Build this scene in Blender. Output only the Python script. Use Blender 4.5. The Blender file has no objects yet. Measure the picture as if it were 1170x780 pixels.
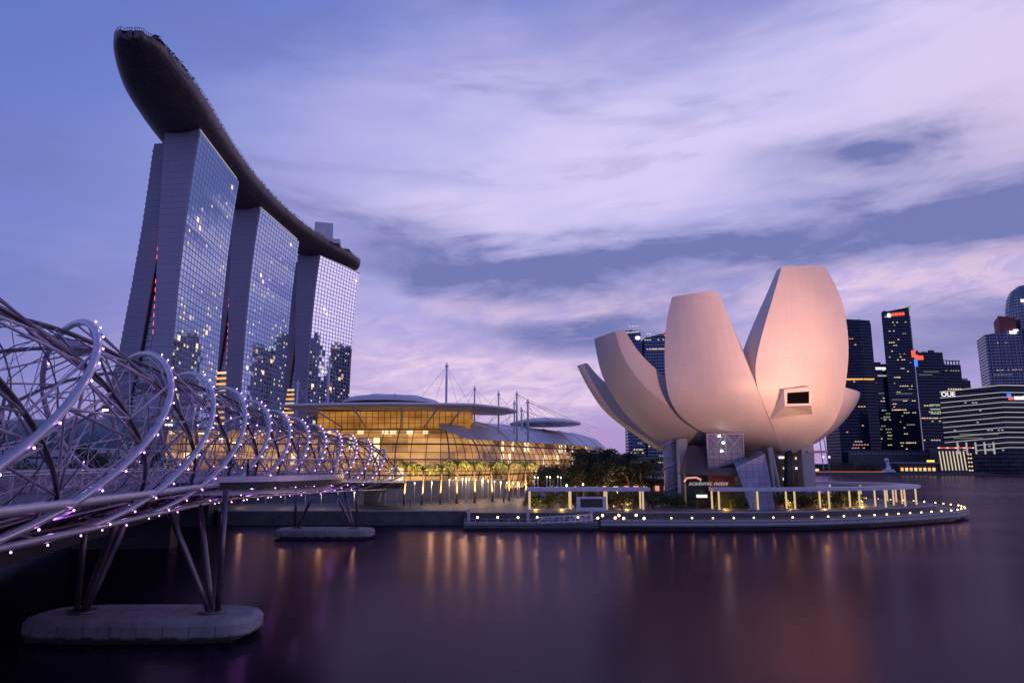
import bpy, bmesh, math, random
from mathutils import Vector, Matrix
R = math.radians
random.seed(7)
sc = bpy.context.scene
C = sc.collection

# ------------------------------------------------------------------ camera, sky, sun, exposure
cam_d = bpy.data.cameras.new('camera'); cam = bpy.data.objects.new('camera', cam_d); C.objects.link(cam)
cam.location = (0, 0, 12); cam.rotation_euler = (R(90 + 9.857), 0, 0)
cam_d.sensor_width = 36; cam_d.lens = 24.615; cam_d.clip_start = .5; cam_d.clip_end = 30000
sc.camera = cam
sc.view_settings.view_transform = 'Standard'; sc.view_settings.look = 'None'
sc.view_settings.exposure = 0.0; sc.view_settings.gamma = 1
try: sc.view_settings.use_curve_mapping = False
except Exception: pass
try:
    sc.cycles.use_denoising = True; sc.cycles.denoiser = 'OPENIMAGEDENOISE'
    sc.cycles.max_bounces = 6; sc.cycles.glossy_bounces = 3; sc.cycles.transparent_max_bounces = 12
    sc.cycles.sample_clamp_indirect = 4.0
    sc.cycles.use_adaptive_sampling = True
except Exception: pass
sc.unit_settings.system = 'METRIC'

class NT:
    """tiny helper for building node maths"""
    def __init__(s, tree): s.t = tree; s.n = tree.nodes; s.l = tree.links
    def new(s, typ, **kw):
        n = s.n.new(typ)
        for k, v in kw.items(): setattr(n, k, v)
        return n
    def put(s, sock, v):
        if hasattr(v, 'links') or isinstance(v, bpy.types.NodeSocket): s.l.new(v, sock)
        elif v is not None:
            if isinstance(v, tuple) and len(v) == 3 and sock.type == 'RGBA': v = v + (1,)
            sock.default_value = v
    def m(s, op, a, b=None, c=None, clamp=False):
        n = s.new('ShaderNodeMath', operation=op, use_clamp=clamp)
        s.put(n.inputs[0], a)
        if b is not None: s.put(n.inputs[1], b)
        if c is not None: s.put(n.inputs[2], c)
        return n.outputs[0]
    def v(s, op, a, b=None):
        n = s.new('ShaderNodeVectorMath', operation=op); s.put(n.inputs[0], a)
        if b is not None: s.put(n.inputs[1], b)
        return n.outputs[0]
    def xyz(s, v):
        n = s.new('ShaderNodeSeparateXYZ'); s.put(n.inputs[0], v); return n.outputs
    def comb(s, x, y, z):
        n = s.new('ShaderNodeCombineXYZ')
        for i, q in enumerate((x, y, z)): s.put(n.inputs[i], q)
        return n.outputs[0]
    def noise(s, vec, scale, detail=3, rough=.5, dist=0.0, dim='3D'):
        n = s.new('ShaderNodeTexNoise', noise_dimensions=dim)
        s.put(n.inputs['Vector'], vec); n.inputs['Scale'].default_value = scale
        n.inputs['Detail'].default_value = detail; n.inputs['Roughness'].default_value = rough
        n.inputs['Distortion'].default_value = dist
        return n.outputs['Fac']
    def mixc(s, f, a, b, mode='MIX'):
        n = s.new('ShaderNodeMix', data_type='RGBA', blend_type=mode)
        s.put(n.inputs[0], f); s.put(n.inputs[6], a); s.put(n.inputs[7], b); return n.outputs[2]
    def ramp(s, f, stops, interp='LINEAR'):
        n = s.new('ShaderNodeValToRGB'); s.put(n.inputs[0], f); e = n.color_ramp.elements
        n.color_ramp.interpolation = interp
        while len(e) < len(stops): e.new(.5)
        for el, (p, c) in zip(e, stops):
            el.position = p; el.color = (c if isinstance(c, tuple) else (c, c, c)) + (1,)
        return n.outputs[0]
    def rng(s, f, a, b, c=0., d=1., smooth=True):
        n = s.new('ShaderNodeMapRange', interpolation_type='SMOOTHSTEP' if smooth else 'LINEAR')
        s.put(n.inputs[0], f)
        for i, q in enumerate((a, b, c, d)): n.inputs[i + 1].default_value = q
        return n.outputs[0]

SUN_EL, SUN_AZ = R(7), R(75)          # azimuth measured from +Y (view direction) towards +X
w = bpy.data.worlds.new('World'); sc.world = w; w.use_nodes = True
N = NT(w.node_tree); N.n.clear()
gen = N.new('ShaderNodeTexCoord').outputs['Generated']
x, y, z = N.xyz(gen)
el = N.m('ARCSINE', z); az = N.m('ARCTAN2', x, y)
# long exposure drags the clouds out sideways: warp with noise on a flattened cloud sheet
zz = N.m('ADD', N.m('MAXIMUM', z, 0.0), .13)
sheet = N.comb(N.m('DIVIDE', x, zz), N.m('DIVIDE', y, zz), 0.0)
ae = N.comb(N.m('MULTIPLY', az, 1.0), N.m('MULTIPLY', el, 3.2), 0.0)
wn = N.noise(ae, 2.3, 4, .55, .4)
wn2 = N.noise(N.comb(az, N.m('MULTIPLY', el, 4.5), 3.7), 5.0, 5, .6, .5)
fine = N.noise(N.comb(N.m('MULTIPLY', az, 9.0), N.m('ADD', N.m('MULTIPLY', el, 26.0), N.m('MULTIPLY', az, -3.0)), 1.3), 1.4, 5, .62, .8)
puff = N.noise(N.comb(N.m('MULTIPLY', az, 1.0), N.m('MULTIPLY', el, 2.6), 8.4), 7.5, 6, .58, .9)
warp = N.m('ADD', N.m('MULTIPLY', N.m('SUBTRACT', wn, .5), .13), N.m('ADD', N.m('MULTIPLY', N.m('SUBTRACT', wn2, .5), .075), N.m('MULTIPLY', N.m('SUBTRACT', fine, .5), .012)))
elw = N.m('ADD', el, warp)
def band(a0, e0, k, se, sa, amp=1.):
    da = N.m('SUBTRACT', az, a0)
    de = N.m('SUBTRACT', N.m('SUBTRACT', elw, e0), N.m('MULTIPLY', da, k))
    q = N.m('ADD', N.m('POWER', N.m('ABSOLUTE', N.m('DIVIDE', de, se)), 2.0), N.m('POWER', N.m('ABSOLUTE', N.m('DIVIDE', da, sa)), 2.0))
    return N.m('MULTIPLY', N.m('EXPONENT', N.m('MULTIPLY', q, -1.0)), amp)
def addall(*q):
    r = q[0]
    for v_ in q[1:]: r = N.m('ADD', r, v_)
    return r
clear = N.ramp(N.m('DIVIDE', el, 1.2, clamp=True), [(0, (.47, .31, .63)), (.09, (.44, .35, .74)), (.2, (.35, .36, .84)), (.36, (.24, .31, .80)), (.6, (.12, .18, .60)), (1, (.05, .07, .30))])
left = N.rng(az, -.75, .0, 0, 1)
clear = N.mixc(left, N.mixc(.72, clear, (.115, .175, .56)), clear)
# high bright veil of cloud
veil = addall(band(.20, .41, .12, .15, .44, .98), band(.68, .42, -.1, .17, .24, .95), band(-.10, .335, -.12, .03, .16, .55), band(-.12, .50, .3, .10, .3, .3),
              N.m('MULTIPLY', N.rng(N.noise(sheet, .55, 4, .6, .6), .45, .75), .35))
streak = N.noise(N.comb(N.m('MULTIPLY', az, 2.2), N.m('ADD', N.m('MULTIPLY', el, 11.0), N.m('MULTIPLY', az, -1.2)), 0.0), 1.6, 5, .6, .6)
veil = N.m('MULTIPLY', veil, N.m('ADD', .55, N.m('MULTIPLY', streak, .85)))
col = N.mixc(N.m('MULTIPLY', veil, 1.0, clamp=True), clear, (.74, .66, 1.0))
col = N.mixc(band(.72, .40, 0, .12, .2, .42), col, (.84, .62, .84))
# pink-white low clouds
pink = addall(band(.60, .215, .08, .05, .26, 1.25), band(.06, .225, -.05, .026, .22, .85), band(-.05, .13, -.02, .055, .34, .9), band(-.02, .075, 0, .03, .4, .5), band(.32, .24, .1, .03, .12, .5))
pink = N.m('MULTIPLY', pink, N.m('ADD', .02, N.m('ADD', N.m('MULTIPLY', wn2, .75), N.m('MULTIPLY', N.rng(fine, .34, .66), .8))))
col = N.mixc(N.m('MULTIPLY', pink, 1.0, clamp=True), col, (.88, .66, .90))
# blue-grey cloud bars
dark = addall(band(.42, .285, .05, .043, .38, 1.3), band(-.16, .300, -.22, .045, .22, .85), band(.04, .275, .02, .028, .2, .95), band(.50, .388, .06, .032, .13, 1.25), band(.70, .292, .0, .05, .2, 1.1),
              band(.62, .150, .0, .042, .18, 1.1), band(.11, .183, .0, .025, .15, 1.25), band(.24, .60, .1, .07, .2, .45), band(-.66, .36, -.1, .04, .16, .4), band(-.62, .20, -.05, .05, .2, .25), band(.27, .215, .06, .018, .1, .6),
              N.m('MULTIPLY', N.rng(N.noise(N.comb(N.m('MULTIPLY', az, 1.5), N.m('MULTIPLY', el, 9.0), 5.1), 1.5, 5, .6, .7), .53, .70), .38))
dark = N.m('MULTIPLY', dark, N.m('ADD', .30, N.m('ADD', N.m('MULTIPLY', wn, .55), N.m('MULTIPLY', N.rng(puff, .25, .75), .5))))
col = N.mixc(N.m('MULTIPLY', dark, .92, clamp=True), col, (.185, .205, .49))
sky = N.new('ShaderNodeTexSky', sky_type='NISHITA', sun_disc=False, sun_elevation=SUN_EL, sun_rotation=SUN_AZ)
b1 = N.new('ShaderNodeBackground'); N.l.new(sky.outputs[0], b1.inputs[0]); b1.inputs[1].default_value = .06
b2 = N.new('ShaderNodeBackground'); N.l.new(col, b2.inputs[0]); b2.inputs[1].default_value = 1.0
mx = N.new('ShaderNodeMixShader'); mx.inputs[0].default_value = .9
N.l.new(b1.outputs[0], mx.inputs[1]); N.l.new(b2.outputs[0], mx.inputs[2])
N.l.new(mx.outputs[0], N.new('ShaderNodeOutputWorld').inputs[0])
w.cycles.sampling_method = 'AUTOMATIC'

sd = bpy.data.lights.new('sun', 'SUN'); sun = bpy.data.objects.new('sun', sd); C.objects.link(sun)
sd.energy = .16; sd.angle = R(25); sd.color = (1, .62, .60)
dv = Vector((math.sin(SUN_AZ) * math.cos(SUN_EL), math.cos(SUN_AZ) * math.cos(SUN_EL), math.sin(SUN_EL)))
sun.rotation_euler = dv.to_track_quat('Z', 'Y').to_euler()

# ------------------------------------------------------------------ helpers
ORD = ['first', 'second', 'third', 'fourth', 'fifth', 'sixth', 'seventh', 'eighth', 'ninth', 'tenth', 'eleventh', 'twelfth', 'thirteenth',
       'fourteenth', 'fifteenth', 'sixteenth', 'seventeenth', 'eighteenth', 'nineteenth', 'twentieth']
TENS = {20: 'twenty', 30: 'thirty', 40: 'forty', 50: 'fifty'}
def ordw(i):            # 0 -> first
    if i < 20: return ORD[i]
    t, r = divmod(i + 1, 10)
    return TENS[t * 10] + '-' + ORD[r - 1] if r else {30: 'thirtieth', 40: 'fortieth', 50: 'fiftieth'}[t * 10]

def tag(o, label=None, cat=None, group=None, kind=None):
    if label: o['label'] = label
    if cat: o['category'] = cat
    if group: o['group'] = group
    if kind: o['kind'] = kind
    return o
def thing(name, label, cat, loc, group=None):
    o = bpy.data.objects.new(name, None); C.objects.link(o); o.location = loc; o.empty_display_size = .5
    return tag(o, label, cat, group)
def wloc(o):
    v = Vector((0, 0, 0))
    while o is not None: v += o.location; o = o.parent
    return v
def copy_tree(o, parent=None):
    c = o.copy(); C.objects.link(c)
    if parent: c.parent = parent
    for ch in list(KIDS.get(o.name, [])):
        copy_tree_child(ch, c)
    return c
KIDS = {}
def copy_tree_child(ch, par):
    d = ch.copy(); C.objects.link(d); d.parent = par
    KIDS.setdefault(par.name, []).append(d)
    for g in list(KIDS.get(ch.name, [])): copy_tree_child(g, d)

def frame_of(d):
    d = d.normalized(); up = Vector((0, 0, 1)) if abs(d.z) < .95 else Vector((1, 0, 0))
    a = d.cross(up).normalized(); return a, a.cross(d).normalized()

class MB:
    def __init__(s): s.v = []; s.f = []; s.mi = []; s.uv = {}; s.sm = []
    def face(s, idx, mi=0, uv=None, smooth=False):
        s.f.append(tuple(idx)); s.mi.append(mi); s.sm.append(smooth)
        if uv: s.uv[len(s.f) - 1] = uv
    def add(s, pts):
        n = len(s.v); s.v += [tuple(p) for p in pts]; return n
    def poly(s, pts, mi=0, uv=None):
        n = s.add(pts); s.face(range(n, n + len(pts)), mi, uv); return s
    def box(s, c, size, rz=0, mi=0, rot=None):
        hx, hy, hz = size[0] / 2, size[1] / 2, size[2] / 2
        P = [Vector((a * hx, b * hy, e * hz)) for e in (-1, 1) for a, b in ((-1, -1), (1, -1), (1, 1), (-1, 1))]
        M = rot if rot is not None else Matrix.Rotation(rz, 3, 'Z')
        c = Vector(c); n = s.add([M @ p + c for p in P])
        for q in ((0, 3, 2, 1), (4, 5, 6, 7), (0, 1, 5, 4), (1, 2, 6, 5), (2, 3, 7, 6), (3, 0, 4, 7)): s.face([n + i for i in q], mi)
        return s
    def bar(s, a, b, wd, ht, mi=0):
        a, b = Vector(a), Vector(b); d = b - a; A, B = frame_of(d)
        n = s.add([p + A * (i * wd / 2) + B * (j * ht / 2) for p in (a, b) for i, j in ((-1, -1), (1, -1), (1, 1), (-1, 1))])
        for q in ((3, 2, 1, 0), (4, 5, 6, 7), (0, 1, 5, 4), (1, 2, 6, 5), (2, 3, 7, 6), (3, 0, 4, 7)): s.face([n + i for i in q], mi)
        return s
    def prism(s, pts, z0, z1, mi=0, top=None, uvw=False):
        """pts ccw from above; z0/z1 numbers or lists"""
        k = len(pts); za = z0 if isinstance(z0, (list, tuple)) else [z0] * k; zb = z1 if isinstance(z1, (list, tuple)) else [z1] * k
        n = s.add([(p[0], p[1], q) for p, q in zip(pts, za)] + [(p[0], p[1], q) for p, q in zip(pts, zb)])
        L = 0
        for i in range(k):
            j = (i + 1) % k; d = math.dist(pts[i], pts[j])
            uv = [(L, za[i]), (L + d, za[j]), (L + d, zb[j]), (L, zb[i])] if uvw else None
            s.face((n + i, n + j, n + k + j, n + k + i), mi, uv); L += d
        s.face(range(n + k, n + 2 * k), mi if top is None else top); s.face(range(n + k - 1, n - 1, -1), mi if top is None else top)
        return s
    def tube(s, pts, rad, n=8, cap=True, mi=0):
        pts = [Vector(p) for p in pts]; k = len(pts)
        rr = rad if isinstance(rad, (list, tuple)) else [rad] * k
        A = None; base = len(s.v)
        for i, p in enumerate(pts):
            d = (pts[min(i + 1, k - 1)] - pts[max(i - 1, 0)]).normalized()
            if A is None: A, B = frame_of(d)
            else:
                A = (A - d * A.dot(d))
                A = A.normalized() if A.length > 1e-6 else frame_of(d)[0]
                B = d.cross(A) * -1
                B = A.cross(d).normalized()
            s.add([p + (A * math.cos(2 * math.pi * j / n) + B * math.sin(2 * math.pi * j / n)) * rr[i] for j in range(n)])
        for i in range(k - 1):
            for j in range(n):
                a = base + i * n + j; b = base + i * n + (j + 1) % n
                s.face((a, a + n, b + n, b), mi, None, n > 5)
        if cap:
            s.face([base + j for j in range(n)], mi); s.face([base + (k - 1) * n + j for j in reversed(range(n))], mi)
        return s
    def rings(s, rings, closed=True, cap=True, mi=0, smooth=False, uvs=None):
        n = len(rings[0]); base = s.add([p for r in rings for p in r])
        for i in range(len(rings) - 1):
            for j in range(n if closed else n - 1):
                j2 = (j + 1) % n
                a, b, c2, d = base + i * n + j, base + i * n + j2, base + (i + 1) * n + j2, base + (i + 1) * n + j
                uv = [uvs[i][j], uvs[i][j2], uvs[i + 1][j2], uvs[i + 1][j]] if uvs else None
                s.face((a, b, c2, d), mi, uv, smooth)
        if cap and closed:
            s.face(range(base + n - 1, base - 1, -1), mi); s.face(range(base + (len(rings) - 1) * n, base + len(rings) * n), mi)
        return s
    def ball(s, c, r, mi=0, seg=8, rg=5, sq=(1, 1, 1)):
        c = Vector(c); base = len(s.v)
        rs = []
        for i in range(rg + 1):
            t = math.pi * i / rg
            rs.append([c + Vector((r * sq[0] * math.sin(t) * math.cos(2 * math.pi * j / seg), r * sq[1] * math.sin(t) * math.sin(2 * math.pi * j / seg), -r * sq[2] * math.cos(t))) for j in range(seg)])
        return s.rings(rs, True, False, mi, True)
    def build(s, name, mat, parent=None, origin=None, local=False):
        o0 = Vector((0, 0, 0))
        if not local:
            if parent is not None: o0 = wloc(parent)
            elif origin is not None: o0 = Vector(origin)
        me = bpy.data.meshes.new(name)
        me.from_pydata([tuple(Vector(p) - o0) for p in s.v] if o0.length else s.v, [], s.f)
        for m in (mat if isinstance(mat, (list, tuple)) else [mat]): me.materials.append(m)
        me.polygons.foreach_set('material_index', s.mi); me.polygons.foreach_set('use_smooth', s.sm)
        if s.uv:
            ul = me.uv_layers.new(name='UVMap')
            for fi, uv in s.uv.items():
                st = me.polygons[fi].loop_start
                for k, q in enumerate(uv): ul.data[st + k].uv = q
        me.update()
        o = bpy.data.objects.new(name, me); C.objects.link(o)
        if parent is not None: o.parent = parent; KIDS.setdefault(parent.name, []).append(o)
        elif origin is not None and not local: o.location = origin
        return o
def inst(o, parent, loc, rz=0, sx=1):
    c = o.copy(); C.objects.link(c); c.parent = parent; c.location = Vector(loc) - wloc(parent); c.rotation_euler = (0, 0, rz)
    if sx != 1: c.scale = (sx, sx, sx)
    KIDS.setdefault(parent.name, []).append(c)
    return c
def one(name, mb, mat, label, cat, origin, group=None, kind=None):
    return tag(mb.build(name, mat, None, origin), label, cat, group, kind)
def struct(name, mb, mat, origin=(0, 0, 0)):
    return tag(mb.build(name, mat, None, origin), None, None, None, 'structure')

# ------------------------------------------------------------------ materials
def mat(name, col, rough=.6, metal=0., var=.12, vs=.6, bump=0., bs=8., spec=.5, seam=0.):
    m = bpy.data.materials.new(name); m.use_nodes = True; T = NT(m.node_tree); p = T.n['Principled BSDF']
    p.inputs['Roughness'].default_value = rough; p.inputs['Metallic'].default_value = metal
    p.inputs['Specular IOR Level'].default_value = spec
    tc = T.new('ShaderNodeTexCoord').outputs['Object']
    n = T.noise(tc, vs, 4, .6)
    lo = tuple(q * (1 - var) for q in col); hi = tuple(min(1, q * (1 + var)) for q in col)
    base = T.ramp(n, [(.3, lo), (.7, hi)])
    if seam:
        sx, sy, sz = T.xyz(tc)
        g_ = T.m('GREATER_THAN', T.m('FRACT', T.m('DIVIDE', sz, seam)), .10)
        st = T.noise(T.comb(T.m('MULTIPLY', sx, .5), T.m('MULTIPLY', sy, .5), T.m('MULTIPLY', sz, .02)), 1., 4)
        base = T.mixc(g_, tuple(q * .72 for q in col), base); base = T.mixc(T.m('MULTIPLY', T.rng(st, .45, .8), .25), base, tuple(q * .7 for q in col))
    T.l.new(base, p.inputs['Base Color'])
    if bump:
        b = T.new('ShaderNodeBump'); b.inputs['Strength'].default_value = bump
        T.l.new(T.noise(tc, bs, 4), b.inputs['Height']); T.l.new(b.outputs[0], p.inputs['Normal'])
    return m
def emit(name, col, st, sample=True):
    m = bpy.data.materials.new(name); m.use_nodes = True; T = NT(m.node_tree); T.n.clear()
    e = T.new('ShaderNodeEmission'); e.inputs[0].default_value = col + (1,); e.inputs[1].default_value = st
    T.l.new(e.outputs[0], T.new('ShaderNodeOutputMaterial').inputs[0])
    m.cycles.emission_sampling = 'AUTO' if sample else 'NONE'
    return m
def facade(name, wall, glass, cw, ch, fw=.25, fh=.3, gloss=.35, lit=0., litc=(1, .75, .4), lits=1., rough=.08, tilt=.015, lean=(0, 0, 0), gcol=(.78, .84, .98), spec=.5):
    """curtain wall in UV metres: cell cw x ch, frame fractions fw/fh"""
    m = bpy.data.materials.new(name); m.use_nodes = True; T = NT(m.node_tree); T.n.clear()
    u, v, _ = T.xyz(T.new('ShaderNodeUVMap').outputs[0])
    cu, cv = T.m('DIVIDE', u, cw), T.m('DIVIDE', v, ch)
    fu, fv = T.m('FRACT', cu), T.m('FRACT', cv); iu, iv = T.m('FLOOR', cu), T.m('FLOOR', cv)
    isg = T.m('MULTIPLY', T.m('GREATER_THAN', fu, fw), T.m('GREATER_THAN', fv, fh))
    wn = T.new('ShaderNodeTexWhiteNoise', noise_dimensions='2D'); T.l.new(T.comb(iu, iv, 0.), wn.inputs[0])
    d = T.new('ShaderNodeBsdfPrincipled'); d.inputs['Specular IOR Level'].default_value = spec
    tc = T.new('ShaderNodeTexCoord').outputs['Object']
    wl = T.mixc(T.noise(tc, .05, 3), tuple(q * .85 for q in wall), tuple(q * 1.15 for q in wall))
    gl = T.mixc(wn.outputs[0], tuple(q * .7 for q in glass), tuple(q * 1.3 for q in glass))
    T.l.new(T.mixc(isg, wl, gl), d.inputs['Base Color'])
    T.l.new(T.m('SUBTRACT', .55, T.m('MULTIPLY', isg, .55 - rough)), d.inputs['Roughness'])
    g = T.new('ShaderNodeBsdfGlossy'); g.inputs['Color'].default_value = gcol + (1,); g.inputs['Roughness'].default_value = rough
    geo = T.new('ShaderNodeNewGeometry')
    nv = T.v('ADD', geo.outputs['Normal'], T.v('MULTIPLY', T.v('SUBTRACT', wn.outputs[1], (.5, .5, .5)), (tilt, tilt, tilt)))
    T.l.new(T.v('NORMALIZE', T.v('ADD', nv, lean)), g.inputs['Normal'])
    ms = T.new('ShaderNodeMixShader'); T.l.new(T.m('MULTIPLY', isg, gloss), ms.inputs[0]); T.l.new(d.outputs[0], ms.inputs[1]); T.l.new(g.outputs[0], ms.inputs[2])
    out = ms.outputs[0]
    if lit:
        w2 = T.new('ShaderNodeTexWhiteNoise', noise_dimensions='2D'); T.l.new(T.comb(T.m('ADD', iu, 37.), iv, 0.), w2.inputs[0])
        grp = T.noise(T.comb(T.m('MULTIPLY', iu, .18), T.m('MULTIPLY', iv, .5), 0.), 1., 2)
        on = T.m('MULTIPLY', isg, T.m('LESS_THAN', w2.outputs[0], T.m('MULTIPLY', T.rng(grp, .42, .7), lit * 2)))
        e = T.new('ShaderNodeEmission'); e.inputs[0].default_value = litc + (1,)
        T.l.new(T.m('MULTIPLY', on, T.m('MULTIPLY', lits, T.m('ADD', .3, wn.outputs[0]))), e.inputs[1])
        ad = T.new('ShaderNodeAddShader'); T.l.new(out, ad.inputs[0]); T.l.new(e.outputs[0], ad.inputs[1]); out = ad.outputs[0]
        m.cycles.emission_sampling = 'NONE'
    T.l.new(out, T.new('ShaderNodeOutputMaterial').inputs[0])
    return m
def glassmat(name, tint, gloss=.25, trans=.7, rough=.05, frk=.4):
    m = bpy.data.materials.new(name); m.use_nodes = True; T = NT(m.node_tree); T.n.clear()
    t = T.new('ShaderNodeBsdfTransparent'); t.inputs[0].default_value = tint + (1,)
    g = T.new('ShaderNodeBsdfGlossy'); g.inputs['Roughness'].default_value = rough; g.inputs[0].default_value = (.9, .93, 1, 1)
    d = T.new('ShaderNodeBsdfDiffuse'); d.inputs[0].default_value = tuple(q * .3 for q in tint) + (1,)
    a = T.new('ShaderNodeMixShader'); fr = T.new('ShaderNodeFresnel'); fr.inputs[0].default_value = 1.45
    b = T.new('ShaderNodeMixShader'); b.inputs[0].default_value = trans
    T.l.new(d.outputs[0], b.inputs[1]); T.l.new(t.outputs[0], b.inputs[2])
    T.l.new(T.m('ADD', T.m('MULTIPLY', fr.outputs[0], frk), gloss, clamp=True), a.inputs[0]); T.l.new(b.outputs[0], a.inputs[1]); T.l.new(g.outputs[0], a.inputs[2])
    T.l.new(a.outputs[0], T.new('ShaderNodeOutputMaterial').inputs[0])
    return m

M = dict(
    stone=mat('stone paving', (.13, .11, .105), .55, var=.18, vs=.8, bump=.15, bs=3),
    quay=mat('quay stone', (.10, .095, .10), .7, var=.35, vs=.5, bump=.4, bs=2),
    deck=mat('timber decking', (.12, .10, .10), .6, var=.2, vs=1.5, bump=.2, bs=6),
    concrete=mat('pale concrete', (.40, .39, .40), .7, var=.1, vs=.7, bump=.15, bs=5),
    darkcon=mat('dark concrete', (.10, .10, .11), .7, var=.2, vs=.4),
    soil=mat('ground', (.07, .065, .05), .9, var=.3, vs=.1),
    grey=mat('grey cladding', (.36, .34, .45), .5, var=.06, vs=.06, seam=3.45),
    greyd=mat('shadow grey cladding', (.28, .265, .35), .5, var=.06, vs=.06, seam=3.45),  # copy of the grey cladding with shade put into its colour
    hull=mat('bronze hull panels', (.085, .065, .075), .42, metal=.35, var=.12, vs=.2),
    white=mat('white painted steel', (.62, .62, .68), .4, var=.06),
    roof=mat('pale roof panels', (.58, .57, .64), .45, var=.08, vs=.15),
    steel=mat('stainless steel', (.56, .53, .62), .32, metal=.35, var=.1, vs=2),
    void=mat('unlit opening', (.004, .004, .004), 1., spec=0.),
    capcon=mat('weathered pile cap concrete', (.25, .24, .25), .75, var=.3, vs=.35, bump=.25, bs=5),
    rod=mat('lit rod steel', (.52, .45, .56), .4, metal=.15, var=.1, vs=2),
    dsteel=mat('dark duplex steel', (.15, .13, .155), .36, metal=.7, var=.15, vs=2),
    dark=mat('dark metal', (.03, .03, .035), .45, var=.2),
    hoard=mat('blue grey wall', (.12, .14, .20), .5, var=.1, vs=.4),
    brown=mat('brown stone cladding', (.10, .075, .07), .6, var=.15),
    trunk=mat('bark', (.16, .12, .085), .85, var=.3, vs=4, bump=.4, bs=8),
    leafd=mat('dark leaves', (.028, .042, .018), .6, var=.55, vs=.7),
    leafm=mat('mid leaves', (.07, .095, .025), .55, var=.5, vs=.9),
    palm=mat('palm leaves', (.15, .18, .035), .5, var=.4, vs=.9),
    red=mat('dark red cladding', (.25, .06, .05), .6, var=.2),
    tealroof=mat('teal metal roof', (.05, .09, .12), .4, var=.2, vs=.1),
    skin=mat('skin', (.35, .2, .14), .6), hair=mat('hair', (.02, .015, .012), .6),
    cloth=mat('navy clothing', (.03, .03, .05), .8), clothb=mat('beige clothing', (.3, .25, .2), .8),
    warm=emit('warm lamp', (1, .62, .28), 22), warmw=emit('warm white lamp', (1, .52, .16), 15), postl=emit('post lamp', (1, .74, .46), 5),
    colglow=emit('column with painted-in lamplight', (1, .68, .40), .72, True),
    led=emit('violet led', (.80, .36, 1.0), 9), cool=emit('cool white lamp', (.95, .95, 1), 14),
    redl=emit('red light', (1, .08, .06), 2.2, False), redw=emit('red sign light', (1, .12, .06), 1.2, False), bluel=emit('blue sign light', (.06, .2, 1), 1.5, False),
    whitel=emit('white sign light', (1, .95, .95), 1.1, False), stripl=emit('pale strip light', (.95, .88, .92), .42, False),
    winw=emit('lit warm room', (1, .68, .36), 1.1, False), winy=emit('lit pale room', (1, .86, .62), .75, False), wing=emit('lit office', (.70, .85, .55), .42, False),
    winr=emit('lit rosy room', (1, .42, .36), .8, False), amber=emit('amber light', (1, .5, .12), 1.1, False), yellow=emit('yellow sign light', (1, .75, .1), 1.3, False),
)

def tide(m):
    """waterline algae band and rust runs on the pile caps"""
    T = NT(m.node_tree); p = T.n['Principled BSDF']; src = p.inputs['Base Color'].links[0].from_socket
    tc = T.new('ShaderNodeTexCoord').outputs['Object']; sx, sy, sz = T.xyz(tc)
    n = T.noise(T.v('MULTIPLY', tc, (1, 1, .3)), 1.6, 4, .65)
    f = T.rng(T.m('ADD', sz, T.m('MULTIPLY', n, -.55)), .02, .34, 1, 0)
    c = T.mixc(T.m('MULTIPLY', f, .85), src, (.045, .05, .035))
    r = T.rng(T.noise(T.comb(T.m('MULTIPLY', sx, 1.5), T.m('MULTIPLY', sy, .8), T.m('MULTIPLY', sz, .25)), 1., 4, .6), .52, .72)
    T.l.new(T.mixc(T.m('MULTIPLY', r, .4), c, (.13, .115, .10)), p.inputs['Base Color'])
tide(M['capcon'])
# ------------------------------------------------------------------ setting: water, land, quay, boardwalk
def water_mat():
    m = bpy.data.materials.new('harbour water'); m.use_nodes = True; T = NT(m.node_tree); T.n.clear()
    tc = T.new('ShaderNodeTexCoord').outputs['Object']
    n = T.noise(T.v('MULTIPLY', tc, (.35, 1, 1)), .03, 3, .6, .5)
    g = T.new('ShaderNodeBsdfGlossy'); g.inputs[0].default_value = (1, .77, .97, 1); T.l.new(T.rng(n, .3, .7, .195, .24), g.inputs['Roughness'])
    b = T.new('ShaderNodeBump'); b.inputs['Strength'].default_value = .05; b.inputs['Distance'].default_value = .2
    T.l.new(T.noise(T.v('MULTIPLY', tc, (.22, .9, 1)), 1.2, 4, .6), b.inputs['Height']); T.l.new(b.outputs[0], g.inputs['Normal'])
    d = T.new('ShaderNodeBsdfDiffuse'); d.inputs[0].default_value = (.006, .005, .014, 1)
    fr = T.new('ShaderNodeFresnel'); fr.inputs[0].default_value = 1.33
    ms = T.new('ShaderNodeMixShader'); T.l.new(T.m('MULTIPLY', fr.outputs[0], .40), ms.inputs[0]); T.l.new(d.outputs[0], ms.inputs[1]); T.l.new(g.outputs[0], ms.inputs[2])
    T.l.new(ms.outputs[0], T.new('ShaderNodeOutputMaterial').inputs[0])
    return m
struct('water', MB().poly([(-9000, -3000, 0), (9000, -3000, 0), (9000, 12000, 0), (-9000, 12000, 0)]), water_mat())
struct('ground', MB().prism([(-9000, 735), (9000, 735), (9000, 12000), (-9000, 12000)], -1, 2.4), M['soil'])
struct('near_bank', MB().prism([(40, -30), (160, -30), (160, 36), (44, 36)], -1, 2.6), M['stone'])
plaza_pts = [(-900, 147), (-60, 147), (-58, 142), (-9, 142), (-9, 139), (18, 138), (41, 138), (55, 140), (67, 144.5), (78, 150.5), (89, 155.8), (95.5, 162), (98.5, 169),
             (99.5, 178), (97, 188), (91, 199), (78, 211), (62, 222), (58, 240), (62, 330), (80, 420), (110, 560), (140, 734), (-900, 734)]
mb = MB(); mb.prism(plaza_pts, -1, 2.6, 0, 1)
struct('plaza', mb, [M['quay'], M['stone']])
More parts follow.
